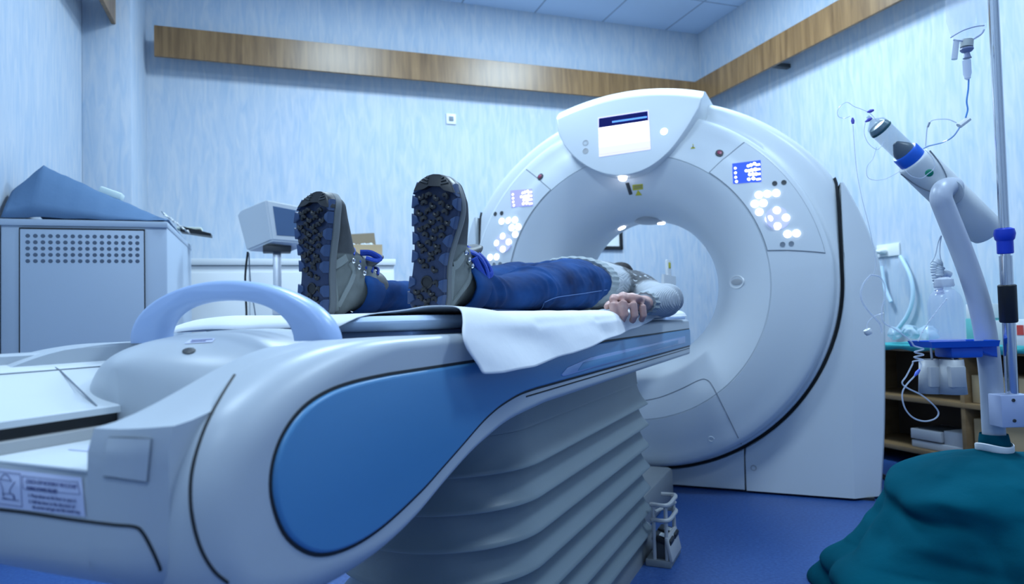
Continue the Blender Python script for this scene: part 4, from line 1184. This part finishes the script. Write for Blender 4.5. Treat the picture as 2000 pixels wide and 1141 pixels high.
def strip(b, pts, w, m, name, parent, off=.0012, th=.0018):
    """a flat strap that follows the boot's surface"""
    Q = catmull([(x, y, 0) for x, y in pts], 5); H = [cast(b, q.x, q.y) for q in Q]; H = [h for h in H if h]
    if len(H) < 3: return
    R = []
    for i, h in enumerate(H):
        tg = (H[min(i+1, len(H)-1)][0]-H[max(i-1, 0)][0]).normalized(); n = h[1]; s = tg.cross(n).normalized(); c = h[0]+n*off
        ww = w[min(i*len(w)//len(H), len(w)-1)] if isinstance(w, (list, tuple)) else w
        R.append([c-s*ww-n*.003, c-s*ww*.9+n*th, c+s*ww*.9+n*th, c+s*ww-n*.003])
    return MB().rings(R).build(name, m, parent)
strip(B1, [(905, 498), (893, 515), (885, 520)], .009, overl, 'overlay_strap', b1)
strip(B1, [(912, 505), (919, 525), (915, 548), (900, 570), (885, 590), (876, 606)], .006, overl, 'overlay_strap', b1)
strip(B1, [(884, 520), (882, 545), (880, 575), (876, 604)], .006, overl, 'overlay_strap', b1)
strip(B2, [(676, 503), (664, 512), (650, 520)], .009, overl, 'overlay_strap', b2)
strip(B2, [(684, 512), (690, 532), (684, 552), (672, 575), (660, 598)], .006, overl, 'overlay_strap', b2)
strip(B2, [(650, 522), (652, 550), (655, 580), (656, 606)], .006, overl, 'overlay_strap', b2)
def laces(P, up, s=1):
    mb = MB()
    for k, v in enumerate((.56, .50, .45, .42, .40)):
        w = .092+k*.020
        mb.tube(catmull([P(-.028, v-.05, w-.012), P(-.012, v, w+.004), P(.012, v+.0, w+.006), P(.028, v-.05, w-.012)], 4), (.0035), 8)
        if k < 4: mb.tube([P(-.026, v-.05, w-.010), P(.026, v-.09, w+.012)], .003, 8)
    return mb.build('laces', lacem, up)
laces(P1, b1); laces(P2, b2)
lp = MB()
lp.tube(catmull([P1(.020, .47, .122), P1(.034, .44, .140), P1(.046, .36, .155), P1(.052, .27, .158), P1(.050, .255, .150), P1(.044, .32, .138), P1(.034, .42, .122)], 5), [(.0045, .0075)]*31, 8)
lp.tube(catmull([P1(.010, .50, .135), P1(.030, .45, .158), P1(.046, .37, .172), P1(.054, .31, .172), P1(.050, .30, .162), P1(.036, .42, .150)], 5), [(.004, .0065)]*26, 8)
lp.build('lace_loop', lacem, b1)
lp = MB()
lp.tube(catmull([P2(.018, .53, .112), P2(.034, .53, .128), P2(.050, .49, .140), P2(.048, .47, .132), P2(.030, .49, .118)], 5), [(.0045, .008)]*21, 8)
lp.build('lace_loop', lacem, b2)
for P_, u_ in ((P1, b1), (P2, b2)):
    ek = MB()
    for v, w in ((.46, .070), (.41, .088), (.36, .105)):
        ek.lathe(P_(.036 if w < .12 else .043, v, w), P_(1, v, w)-P_(0, v, w), [(.0045, 0), (.0055, .004), (.002, .0065)], 12)
    ek.build('eyelets', chrome, u_)

# ------------------------------------------------------------------ contrast injector on its stand, at the right
DI = 1.85
base = at(1945, 850, DI); bc = V((base.x+.01, base.y+.01, 0))
inj = thing('contrast_injector', 'grey contrast injector with blue-collared syringe on a curved post with a drip pole', 'injector', bc)
def path(P, D): return [at(x, y, d if (d := (q[0] if q else D)) else D) for x, y, *q in P]
post = [V((bc.x-.012, bc.y, .10)), V((bc.x-.008, bc.y, .30))] + path([(1941, 842), (1937, 760), (1930, 690), (1919, 620), (1903, 560), (1882, 500), (1862, 450), (1845, 408), (1838, 388), (1841, 372, 1.86), (1852, 366, 1.885), (1862, 366, 1.91)], DI)
MB().tube(catmull(post, 5), .0272, 20).build('curved_post', mat('injector_grey', (.50, .54, .62), .35), inj)
ig = MATS['injector_grey']
A_, B_ = at(1783, 313, 1.93), at(1930, 455, 1.95)
ax = (B_-A_).normalized(); Lh = (B_-A_).length
MB().lathe(A_, ax, [(.030, -.004), (.043, 0), (.0465, .006), (.0475, .05), (.047, Lh*.6), (.046, Lh-.012), (.043, Lh-.003), (.038, Lh)], 36).build('injector_head', mat('injector_white', (.66, .69, .70), .35), inj)
MB().lathe(at(1851, 377, 1.875), (at(1851, 377, 1.95)-at(1851, 377, 1.85)), [(.036, 0), (.038, .006), (.038, .045), (.034, .06)], 28).build('pivot', mat('pivot_grey', (.42, .46, .50), .4), inj)
sl_ = MB()
nrm = (EYE-A_); nrm = (nrm-ax*nrm.dot(ax)).normalized(); sd = ax.cross(nrm)
U = []
for i in range(23):
    a = -1.25+2.5*i/22; q = .10*(1-(abs(a)/1.25)**2.2)
    U.append(A_+ax*(.004+q)+(nrm*cos(a)+sd*sin(a))*.0482)
sl_.tube(U, .0016, 6); sl_.build('front_flap_edge', seaml, inj)
sy = MB().lathe(A_, -ax, [(.0355, -.005), (.0365, .002), (.0365, .030), (.034, .034)], 32).build('blue_collar', bluec, inj)
MB().lathe(A_-ax*.030, -ax, [(.029, 0), (.029, .105), (.026, .118), (.012, .130), (.006, .134), (.005, .15)], 32).build('syringe_barrel', barrel, inj)
MB().lathe(A_-ax*.028, -ax, [(.0275, 0), (.0275, .012), (.024, .020), (.008, .042), (.002, .044)], 28).build('plunger', black, inj)
k = MB()
k.lathe(A_-ax*.125, -ax, [(.0305, 0), (.0305, .006)], 24); k.lathe(A_-ax*.133, -ax, [(.029, 0), (.024, .010), (.013, .012)], 24)
k.build('barrel_rim', mat('dark_glass_rim', (.03, .10, .12), .2), inj)
# tray with bottle well
cT = at(1862, 668, 1.83); M3 = Matrix.Rotation(YAW, 3, 'Z')
tr = MB()
w, dpt, h = .172, .10, .012
def tl(x, y, z): return cT+M3 @ V((x, y, z))
tr.rings([[tl(-w/2, -dpt/2, -.012), tl(w/2, -dpt/2, -.012), tl(w/2, dpt/2, -.012), tl(-w/2, dpt/2, -.012)],
          [tl(-w/2-.008, -dpt/2-.006, .004), tl(w/2, -dpt/2-.006, .004), tl(w/2, dpt/2, .004), tl(-w/2-.008, dpt/2, .004)],
          [tl(-w/2, -dpt/2, .003), tl(w/2-.004, -dpt/2, .003), tl(w/2-.004, dpt/2-.004, .003), tl(-w/2, dpt/2-.004, .003)],
          [tl(-w/2+.004, -dpt/2+.004, -.006), tl(w/2-.006, -dpt/2+.004, -.006), tl(w/2-.006, dpt/2-.008, -.006), tl(-w/2+.004, dpt/2-.008, -.006)]])
tr = tr.build('blue_tray', bluec, inj, angle=25)
MB().box(tl(.012, 0, -.026), (.085, .075, .03), M3, .006).build('bottle_well', bluec, inj)
MB().prism([tl(.045, -.03, -.010), tl(w/2+.010, -.03, .004), tl(w/2+.010, -.03, -.042), tl(.06, -.03, -.030)], M3 @ V((0, .06, 0)), .002, 1).build('tray_bracket', bluec, inj)
for (x, y, x2, y2, D) in ((1818, 700, 1800, 733, 1.84), (1858, 700, 1853, 742, 1.80)):
    c0 = at(x+4, y-5, D); c1 = at(x+6, y+40, D)
    MB().tube([at(x, y-22, D), at(x+4, y+20, D)], .0028, 8).build('hanger_rod', steel, inj)
    mb = MB(); R = []
    for zz, rad in ((0, .028), (.09, .033)):
        cc = at(x, y+2, D)-V((0, 0, zz))
        R.append([cc+M3 @ V((rad*cos(radians(a)), rad*sin(radians(a)), 0)) for a in range(20, 341, 16)])
    mb.rings(R, False); o = mb.build('warmer_cuff', shell2, inj); o.modifiers.new('t', 'SOLIDIFY').thickness = .003
    MB().box(at(x+10, y+36, D-.025), (.040, .022, .055), M3, .004).build('cuff_block', shell2, inj)
# drip pole clamped to the post
pp = [at(1940, -330, 1.75), at(1938, 0, 1.75)]
p0, p1 = at(1940, 0, 1.755), at(1977, 772, 1.80)
dv = (p0-p1); 
po = MB().tube([p1, p0+dv*.42], .0118, 20); po = po.build('drip_pole', chrome, inj)
bp_ = lambda y: p1+(p0-p1)*((772-y)/772)
MB().lathe(bp_(440), (p1-p0), [(.0135, 0), (.022, .004), (.0245, .016), (.022, .030), (.0185, .034), (.0185, .066), (.0165, .068)], 26).build('blue_knob', royal, inj)
MB().lathe(bp_(552), (p1-p0), [(.0185, 0), (.021, .002), (.0208, .096), (.019, .099)], 24).build('black_grip', black, inj)
MB().tube([bp_(495), bp_(775)], .0150, 20).build('outer_tube', chrome, inj)
top_ = p0+dv*.42
hk = MB(); hk.tube(catmull([top_, top_+V((-.03, 0, .03)), top_+V((-.075, 0, .0)), top_+V((-.085, 0, -.03)), top_+V((-.075, 0, -.045))], 6), .004, 8); hk.build('bag_hook', chrome, inj)
bkc = at(1972, 801, 1.80)
bk = MB().box(bkc, (.078, .05, .084), M3, .003).build('clamp_bracket', mat('bracket_blue_grey', (.42, .48, .66), .4), inj)
for x, y in ((1979, 782), (1981, 822)):
    b_ = bvh_of(bk); h = cast(b_, x, y)
    MB().lathe(h[0], h[1], [(.0045, 0), (.0045, .002), (.0025, .0022), (.0025, .001)], 10).build('screw', dark, bk)
ft = MB()
for k in range(5):
    a = k*2*pi/5+.5; ft.tube([bc+V((0, 0, .11)), bc+V((.18*cos(a), .18*sin(a), .085)), bc+V((.22*cos(a), .22*sin(a), .022))], [.03, .022, .02], 8)
ft.build('wheel_base', shell2, inj)
hkx = MB().tube([at(1842, 458, 1.86), at(1856, 450, 1.86)], .0045, 8); hkx.build('side_hook', steel, inj)

# green drape tied round the foot of the stand
dm = MB(); R = []
prof = [(.492, .033), (.475, .036), (.462, .0365), (.452, .0355), (.442, .056), (.432, .100), (.420, .150), (.400, .205), (.378, .235), (.345, .262), (.305, .285), (.26, .308), (.21, .335), (.175, .352), (.15, .378), (.11, .415), (.075, .44), (.04, .46), (.006, .475)]
prof = [(v.x, v.y) for v in catmull([(a, b, 0) for a, b in prof], 4)]
for z, r in prof:
    row = []
    k = smooth(.44, .15, z)
    for i in range(140):
        a = 2*pi*i/140
        tw = a+.5*k
        f = .030*ns(V((cos(tw)*1.6, sin(tw)*1.6, z*3)))*k + .022*ns(V((cos(a)*2.6+3, sin(a)*2.6, z*7+2)))*k + .012*sin(a*5+z*14)*k
        f += .010*ns(V((cos(a)*3, sin(a)*3, z*34)))*(1-k*.5)*(1 if r > .06 else .25)
        f += .020*(abs(ns(V((cos(a)*1.3, sin(a)*1.3, z*9+1.5))))*2-.6)*smooth(.06, .2, r)+.010*sin(z*52+2.5*sin(a*2+1)+2*a)*smooth(.08, .2, r)*smooth(.26, .36, z)
        f += .030*(abs(ns(V((cos(a)*2.2+z*2, sin(a)*2.2, z*2.5+6))))*2-.55)*k
        rr_ = max(.032, r*(1+ .25*f/.05*.22)+f*.75) if r > .06 else r+f*.2
        sh_ = smooth(.40, .445, z)
        row.append(V((bc.x-.015*sh_+rr_*cos(a), bc.y-.012*sh_+rr_*sin(a), max(.004, z+.006*ns(V((cos(a)*3, sin(a)*3, z*12)))*(r > .1)))))
    R.append(row)
dm.rings(R, True, False, False)
dr = dm.build('green_drape', cloth, angle=80); md = dr.modifiers.new('s', 'SUBSURF'); md.levels = 1; md.render_levels = 1
tag(dr, 'dark teal surgical drape gathered and tied around the injector stand base', 'drape')
tb_ = MB(); R = []
for dz, d in ((.466, .0415), (.464, .0445), (.450, .0445), (.446, .0415)):
    R.append([V((bc.x-.015+d*cos(2*pi*i/40), bc.y-.012+d*sin(2*pi*i/40), dz+.004*sin(2*pi*i/40*2))) for i in range(40)])
tb_.rings(R, True, False, False)
o = tb_.build('white_tie', sheetm); tag(o, 'white cloth tie wound round the neck of the teal drape', 'tie')
# bottle on the tray
bo = tl(-.020, -.005, -.0055)
bt = thing('plastic_bottle', 'clear plastic bottle standing on the bright blue injector tray', 'bottle', bo)
MB().lathe(bo, (0, 0, 1), [(.038, 0), (.042, .006), (.042, .105), (.041, .115), (.036, .13), (.026, .143), (.016, .149), (.016, .155)], 36).build('bottle_body', glassm, bt)
MB().lathe(bo+V((0, 0, .153)), (0, 0, 1), [(.022, 0), (.024, .004), (.022, .02), (.012, .026)], 28).build('bottle_cap', clear('cap_clear', (.75, .78, .85), .6, .1), bt)
lo = MB().lathe(bo+V((0, 0, .004)), (0, 0, 1), [(.036, 0), (.0395, .004), (.0395, .008), (.036, .009)], 28); lo.build('bottle_liquid', clear('bottle_liquid', (.35, .40, .75), .3), bt)
# spiral of beads of clear line on the bottle and a bent ribbed tube behind it
rb = MB(); R = []
pth = catmull([at(1836, 575, 1.88), at(1829, 545, 1.88), at(1826, 520, 1.88), at(1836, 512, 1.88)], 14)
rb.tube(pth, [.0105+.0016*sin(i*2.4) for i in range(len(pth))], 14)
pth = catmull([at(1836, 538, 1.88), at(1846, 534, 1.88), at(1855, 538, 1.88)], 8); rb.tube(pth, .010, 12)
pth = catmull([at(1835, 540, 1.87), at(1835, 527, 1.87), at(1838, 521, 1.87)], 10); rb.tube(pth, [.010+.0015*sin(i*2.4) for i in range(len(pth))], 12)
rb.tube(catmull([at(1817, 515, 1.88), at(1826, 500, 1.88), at(1832, 475, 1.88), at(1838, 460, 1.87)], 6), .0016, 6)
rb.tube(catmull([at(1842, 520, 1.88), at(1836, 500, 1.88), at(1836, 478, 1.88), at(1839, 460, 1.87)], 6), .0016, 6)
rb = rb.build('ribbed_tube', mat('ribbed_white', (.66, .72, .78), .4)); tag(rb, 'white ribbed tube hanging behind the clear bottle on a hook', 'tube')

# infusion bag and lines
bag = thing('infusion_bag', 'clear infusion bag hanging at the top of the drip pole', 'bag', at(1888, 0, 1.74))
R = []
for y, hw, th in ((-150, 34, .006), (-120, 40, .016), (-60, 41, .026), (0, 40, .028), (40, 38, .026), (62, 34, .018), (76, 24, .009), (82, 15, .005)):
    c = at(1889+(2 if y > 40 else 0), y+(0), 1.74); rx = hw/F*1.74
    R.append([c+r2*rx*math.copysign(abs(cos(2*pi*i/28))**.7, cos(2*pi*i/28))+fw*th*sin(2*pi*i/28)+V((0, 0, -.006*cos(2*pi*i/28)*(1 if y > 40 else 0)*-1)) for i in range(28)])
MB().rings(R).build('bag_film', bagm, bag)
sm = MB(); sm.tube(catmull([at(1856, 74, 1.725), at(1880, 60, 1.71), at(1905, 52, 1.71), at(1922, 50, 1.725)], 6), .0016, 6); sm.tube(catmull([at(1862, 78, 1.74), at(1890, 80, 1.735), at(1915, 68, 1.735), at(1922, 58, 1.735)], 6), .0022, 6)
sm.build('bag_seam', clear('seam_clear', (.5, .55, .75), .7), bag)
MB().tube([at(1868, 80, 1.74), at(1864, 116, 1.74)], .0068, 14).build('injection_port', clear('port_clear', (.6, .65, .75), .6), bag)
MB().tube([at(1889, 78, 1.74), at(1888, 92, 1.74)], .0145, 16).build('outlet_port', mat('port_cream', (.6, .62, .58), .5), bag)
dc = thing('drip_line', 'drip chamber and blue tinted line hanging below the infusion bag', 'drip line', at(1888, 100, 1.74))
MB().lathe(at(1888, 94, 1.74), (0, 0, -1), [(.014, 0), (.0155, .004), (.012, .009), (.006, .012), (.0075, .020), (.010, .026)], 18).build('spike', mat('spike_grey', (.28, .32, .48), .4), dc)
MB().lathe(at(1888, 118, 1.74), (0, 0, -1), [(.0095, 0), (.0095, .034), (.0072, .042), (.0072, .046), (.003, .05)], 18).build('drip_chamber', clear('chamber_clear', (.6, .65, .8), .55), dc)
MB().tube(catmull([at(1892, 155, 1.74), at(1891, 175, 1.74), at(1888, 198, 1.74), at(1890, 214, 1.74), at(1886, 230, 1.74)], 6), .0020, 8).build('blue_line', tubeb, dc)
MB().tube([at(1873, 246, 1.74), at(1892, 232, 1.74)], [(.0085, .006), (.0075, .006)], 8).build('roller_clamp', white, dc)
MB().tube(catmull([at(1876, 246, 1.74), at(1862, 266, 1.75), at(1842, 278, 1.78), at(1815, 285, 1.82), at(1803, 291, 1.83)], 6), .0019, 8).build('lower_line', clear('pale_blue_line', (.35, .55, .9), .7), dc)
MB().tube(catmull([at(1868, 240, 1.74), at(1850, 233, 1.74), at(1822, 235, 1.76), at(1812, 246, 1.78), at(1809, 270, 1.81), at(1808, 286, 1.83)], 6), .0015, 8).build('side_line', tubem, dc)
MB().tube([at(1812, 248, 1.78), at(1816, 238, 1.77)], .0028, 8).build('connector', white, dc)
cl = thing('contrast_line', 'thin clear tubing looping from the syringe tip down past the scanner side', 'tubing', at(1690, 240, 1.83))
lm = MB()
for q, D in (([(1712, 236), (1700, 222), (1684, 214), (1668, 208), (1655, 200), (1644, 205), (1636, 216), (1638, 228), (1650, 231), (1660, 227)], 1.83),
             ([(1690, 240), (1688, 260), (1696, 280), (1712, 292), (1722, 285), (1726, 276)], 1.83),
             ([(1712, 288), (1705, 310), (1694, 325), (1694, 345), (1708, 352), (1728, 350), (1745, 342), (1757, 335)], 1.84),
             ([(1666, 244), (1668, 275), (1673, 330), (1683, 385), (1697, 440), (1707, 490), (1710, 515), (1706, 538)], 1.83),
             ([(1765, 330), (1780, 344), (1800, 348), (1812, 340), (1825, 328), (1822, 310), (1806, 292)], 1.84)):
    lm.tube(catmull([at(x, y, D-(.02 if (x > 1762 and y > 285) else 0)) for x, y in q], 6), .0011, 6)
lm.build('fine_line', tubem, cl)
lm = MB()
q = [(1700, 538), (1688, 552), (1681, 572), (1685, 592), (1700, 612), (1718, 632), (1722, 650)]
lm.tube(catmull([at(x, y, 1.80) for x, y in q], 6), .0024, 8)
q = [(1700, 537), (1718, 541), (1728, 558), (1728, 580), (1723, 602), (1722, 620), (1728, 632), (1746, 642), (1765, 655), (1780, 668), (1786, 676), (1804, 682), (1786, 688), (1804, 693), (1785, 698), (1803, 703), (1784, 706), (1782, 712), (1770, 735), (1762, 748), (1772, 758), (1800, 772), (1822, 790), (1833, 806), (1826, 818), (1806, 823), (1785, 817), (1770, 802), (1763, 783), (1763, 765), (1772, 750), (1786, 735), (1796, 722), (1799, 712), (1794, 704)]
lm.tube(catmull([at(x, y, 1.80) for x, y in q], 6), .0021, 8)
q = [(1725, 612), (1708, 618), (1695, 630), (1693, 645)]
lm.tube(catmull([at(x, y, 1.80) for x, y in q], 6), .0014, 6)
lm.build('coiled_line', tubem, cl)
for (x, y, x2, y2, D, m_) in ((1694, 219, 1706, 215, 1.83, purple), (1690, 238, 1702, 231, 1.83, purple), (1665, 230, 1666, 242, 1.83, purple), (1786, 735, 1796, 722, 1.80, mat('blue_connector', (.12, .2, .75), .4)), (1693, 644, 1698, 653, 1.80, white)):
    MB().tube([at(x, y, D), at((x+x2)/2, (y+y2)/2, D), at(x2, y2, D)], [.002, .0048, .003] if m_ != white else [.009, .0105, .008], 10).build('connector', m_, cl)
MB().lathe(at(1815, 338, 1.84), EYE-at(1815, 338, 1.84), [(.0085, 0), (.0105, .004), (.0095, .012), (.006, .014)], 12).build('stopcock', greenp, cl)
bd = MB()
for i in range(9):
    u = i/8; c = at(lerp(1795, 1848, u), lerp(664, 585, u**.8), 1.775)
    bmesh.ops.create_icosphere(bd.bm, subdivisions=2, radius=.0024, matrix=Matrix.Translation(c))
bd.tube(catmull([at(lerp(1793, 1848, i/8), lerp(667, 585, (i/8)**.8), 1.775) for i in range(9)], 2), .0014, 6)
bd.build('coil_front', tubem, cl)

# ------------------------------------------------------------------ wooden shelf along the right wall
shf = thing('wooden_shelf', 'low open wooden shelf unit along the right wall behind the injector', 'shelf', W(3.36, 2.3, 0))
FX = 3.18; Mr = Matrix.Rotation(RY, 3, 'Z')
def shb(name, x0, x1, y0, y1, z0, z1, m, parent, bev=.002):
    return MB().box(W((x0+x1)/2, (y0+y1)/2, (z0+z1)/2), (x1-x0, y1-y0, z1-z0), Mr, bev).build(name, m, parent)
for z in (.618, .352, .085): shb('shelf_board', FX, 3.53, .95, 3.12, z-.012, z+.012, woodf, shf)
for y in (.96, 2.44, 3.11): shb('upright', FX+.004, 3.53, y-.011, y+.011, .0, .607, woodf, shf)
shb('back_panel', 3.518, 3.532, .95, 3.12, .02, .61, mat('dark_backing', (.10, .07, .05), .7), shf)
# device and boxes on it
dv_ = thing('printer', 'grey desktop device with a paper tray on the bottom shelf', 'printer', W(3.30, 2.62, .098))
shb('body', 3.22, 3.45, 2.475, 2.765, .098, .135, mat('device_grey', (.42, .44, .48), .5), dv_, .004)
shb('upper_block', 3.23, 3.45, 2.475, 2.585, .135, .205, MATS['device_grey'], dv_, .004)
shb('tray', 3.215, 3.44, 2.59, 2.765, .142, .195, MATS['device_grey'], dv_, .004)
shb('slot', 3.24, 3.40, 2.60, 2.74, .193, .200, dark, dv_, .001)
o = shb('cardboard_box', 3.22, 3.48, 2.13, 2.415, .366, .50, card, None); tag(o, 'flat brown cardboard box on the middle shelf behind the injector post', 'box')
o = shb('cardboard_box', 3.22, 3.48, 2.12, 2.415, .099, .29, card, None); tag(o, 'taller brown cardboard box on the bottom shelf behind the injector post', 'box')
# teal cloth on top, boxes
tc_ = MB(); G = []
for j in range(15):
    row = []
    for i in range(50):
        y = lerp(3.10, 1.6, i/49); x = lerp(3.155, 3.5, j/14)
        z = .634+.012*max(0, ns(V((x*12, y*8, 0))))+.015*max(0, ns(V((x*5, y*5, 5))))*smooth(2.45, 2.65, y)
        if j == 0: x = 3.172; z = .612+.006*sin(y*30)
        if j == 1: x = 3.172; z = .636
        row.append(W(x, y, z))
    G.append(row)
tc_.rings(G, False); o = tc_.build('teal_cloth', teal, angle=70); o.modifiers.new('t', 'SOLIDIFY').thickness = .003; tag(o, 'rumpled teal cloth spread over the top of the wooden shelf', 'cloth')
pk = MB(); R = []
for i in range(2): pass
for k in range(5):
    c = W(3.24+.04*(k % 2), 2.86-.055*k, .700+.01*(k % 2)); bmesh.ops.create_icosphere(pk.bm, subdivisions=3, radius=.034, matrix=Matrix.Translation(c))
for v in pk.bm.verts: v.co += V((ns(v.co*30), ns(v.co*30+V((7, 0, 0))), ns(v.co*30+V((0, 7, 0)))*.8))*.022
o = pk.build('sterile_wrap', clear('wrap_clear', (.65, .8, .9), .6, .1)); tag(o, 'crumpled clear plastic packaging heaped on the teal cloth', 'packaging'); o['kind'] = 'stuff'
o = shb('carton', 3.20, 3.34, 2.335, 2.415, .652, .775, tealbox, None); tag(o, 'teal carton standing on the teal cloth just behind the bottle', 'carton')
o = shb('carton', 3.21, 3.32, 2.33, 2.418, .777, .845, white, None); tag(o, 'small white carton lying on top of the teal carton', 'carton')
t = thing('carton', 'white carton with a red patch beside the teal carton, left of the injector post', 'carton', W(3.20, 2.29, .65))
shb('box', 3.14, 3.24, 2.25, 2.328, .652, .765, white, t); shb('red_patch', 3.1385, 3.1405, 2.295, 2.32, .71, .75, redp, t, 0)
t = thing('carton', 'white carton with a red patch standing behind the chrome drip pole', 'carton', W(3.24, 2.1, .65))
shb('box', 3.18, 3.34, 1.98, 2.17, .652, .77, white, t); shb('red_patch', 3.1785, 3.1805, 2.13, 2.16, .70, .745, redp, t, 0)
# black cables on the floor
def cable(pts, label):
    mb = MB(); mb.tube(catmull([V((p.x, p.y, .006)) for p in pts], 6), .0055, 8)
    o = mb.build('floor_cable', black); tag(o, label, 'cable')
cable([on(1722, 928, 2, 0), on(1742, 938, 2, 0), on(1768, 944, 2, 0), on(1800, 946, 2, 0)], 'upper of two black cables coming out behind the scanner side')
cable([on(1724, 934, 2, 0), on(1740, 946, 2, 0), on(1762, 958, 2, 0), on(1790, 970, 2, 0)], 'lower of two black cables coming out behind the scanner side')
cable([on(1704, 1040, 2, 0), on(1696, 1025, 2, 0), on(1700, 1012, 2, 0), on(1720, 1002, 2, 0), on(1745, 995, 2, 0), on(1780, 990, 2, 0)], 'black cable looping out from under the teal drape')

# ------------------------------------------------------------------ light: recessed ceiling panels
def panel(x, y, pw, sx=.6, sy=.6):
    l = bpy.data.lights.new('ceiling_panel', 'AREA'); l.shape = 'RECTANGLE'; l.size = sx; l.size_y = sy; l.energy = pw; l.color = (.63, .83, 1)
    o = bpy.data.objects.new('ceiling_panel', l); COL.objects.link(o); o.location = W(x, y, HT-.012); o.rotation_euler = (0, 0, RY)
for x, y, pw in ((2.17, 3.33, 72), (.62, 3.33, 50), (2.17, 1.0, 40), (-.18, 1.0, 31), (-.18, -1.0, 17), (2.17, -1.0, 4)): panel(x, y, pw)
w = bpy.data.worlds.new('world'); S.world = w; w.use_nodes = True
w.node_tree.nodes['Background'].inputs[0].default_value = (.5, .7, 1, 1); w.node_tree.nodes['Background'].inputs[1].default_value = .05
S.view_settings.view_transform = 'Standard'; S.view_settings.look = 'None'; S.view_settings.gamma = 1; S.view_settings.exposure = 0.08
for o in S.objects:                      # repeats carry their group
    if o.parent is None and 'category' in o:
        gname = {'carton': 'cartons on the teal shelf cloth', 'cable': 'black cables on the floor', 'outlet': 'white wall outlets'}.get(o['category'])
        if o['category'] == 'box' and 'shelf' in o['label']: gname = 'cardboard boxes on the wooden shelf'
        if gname: o['group'] = gname
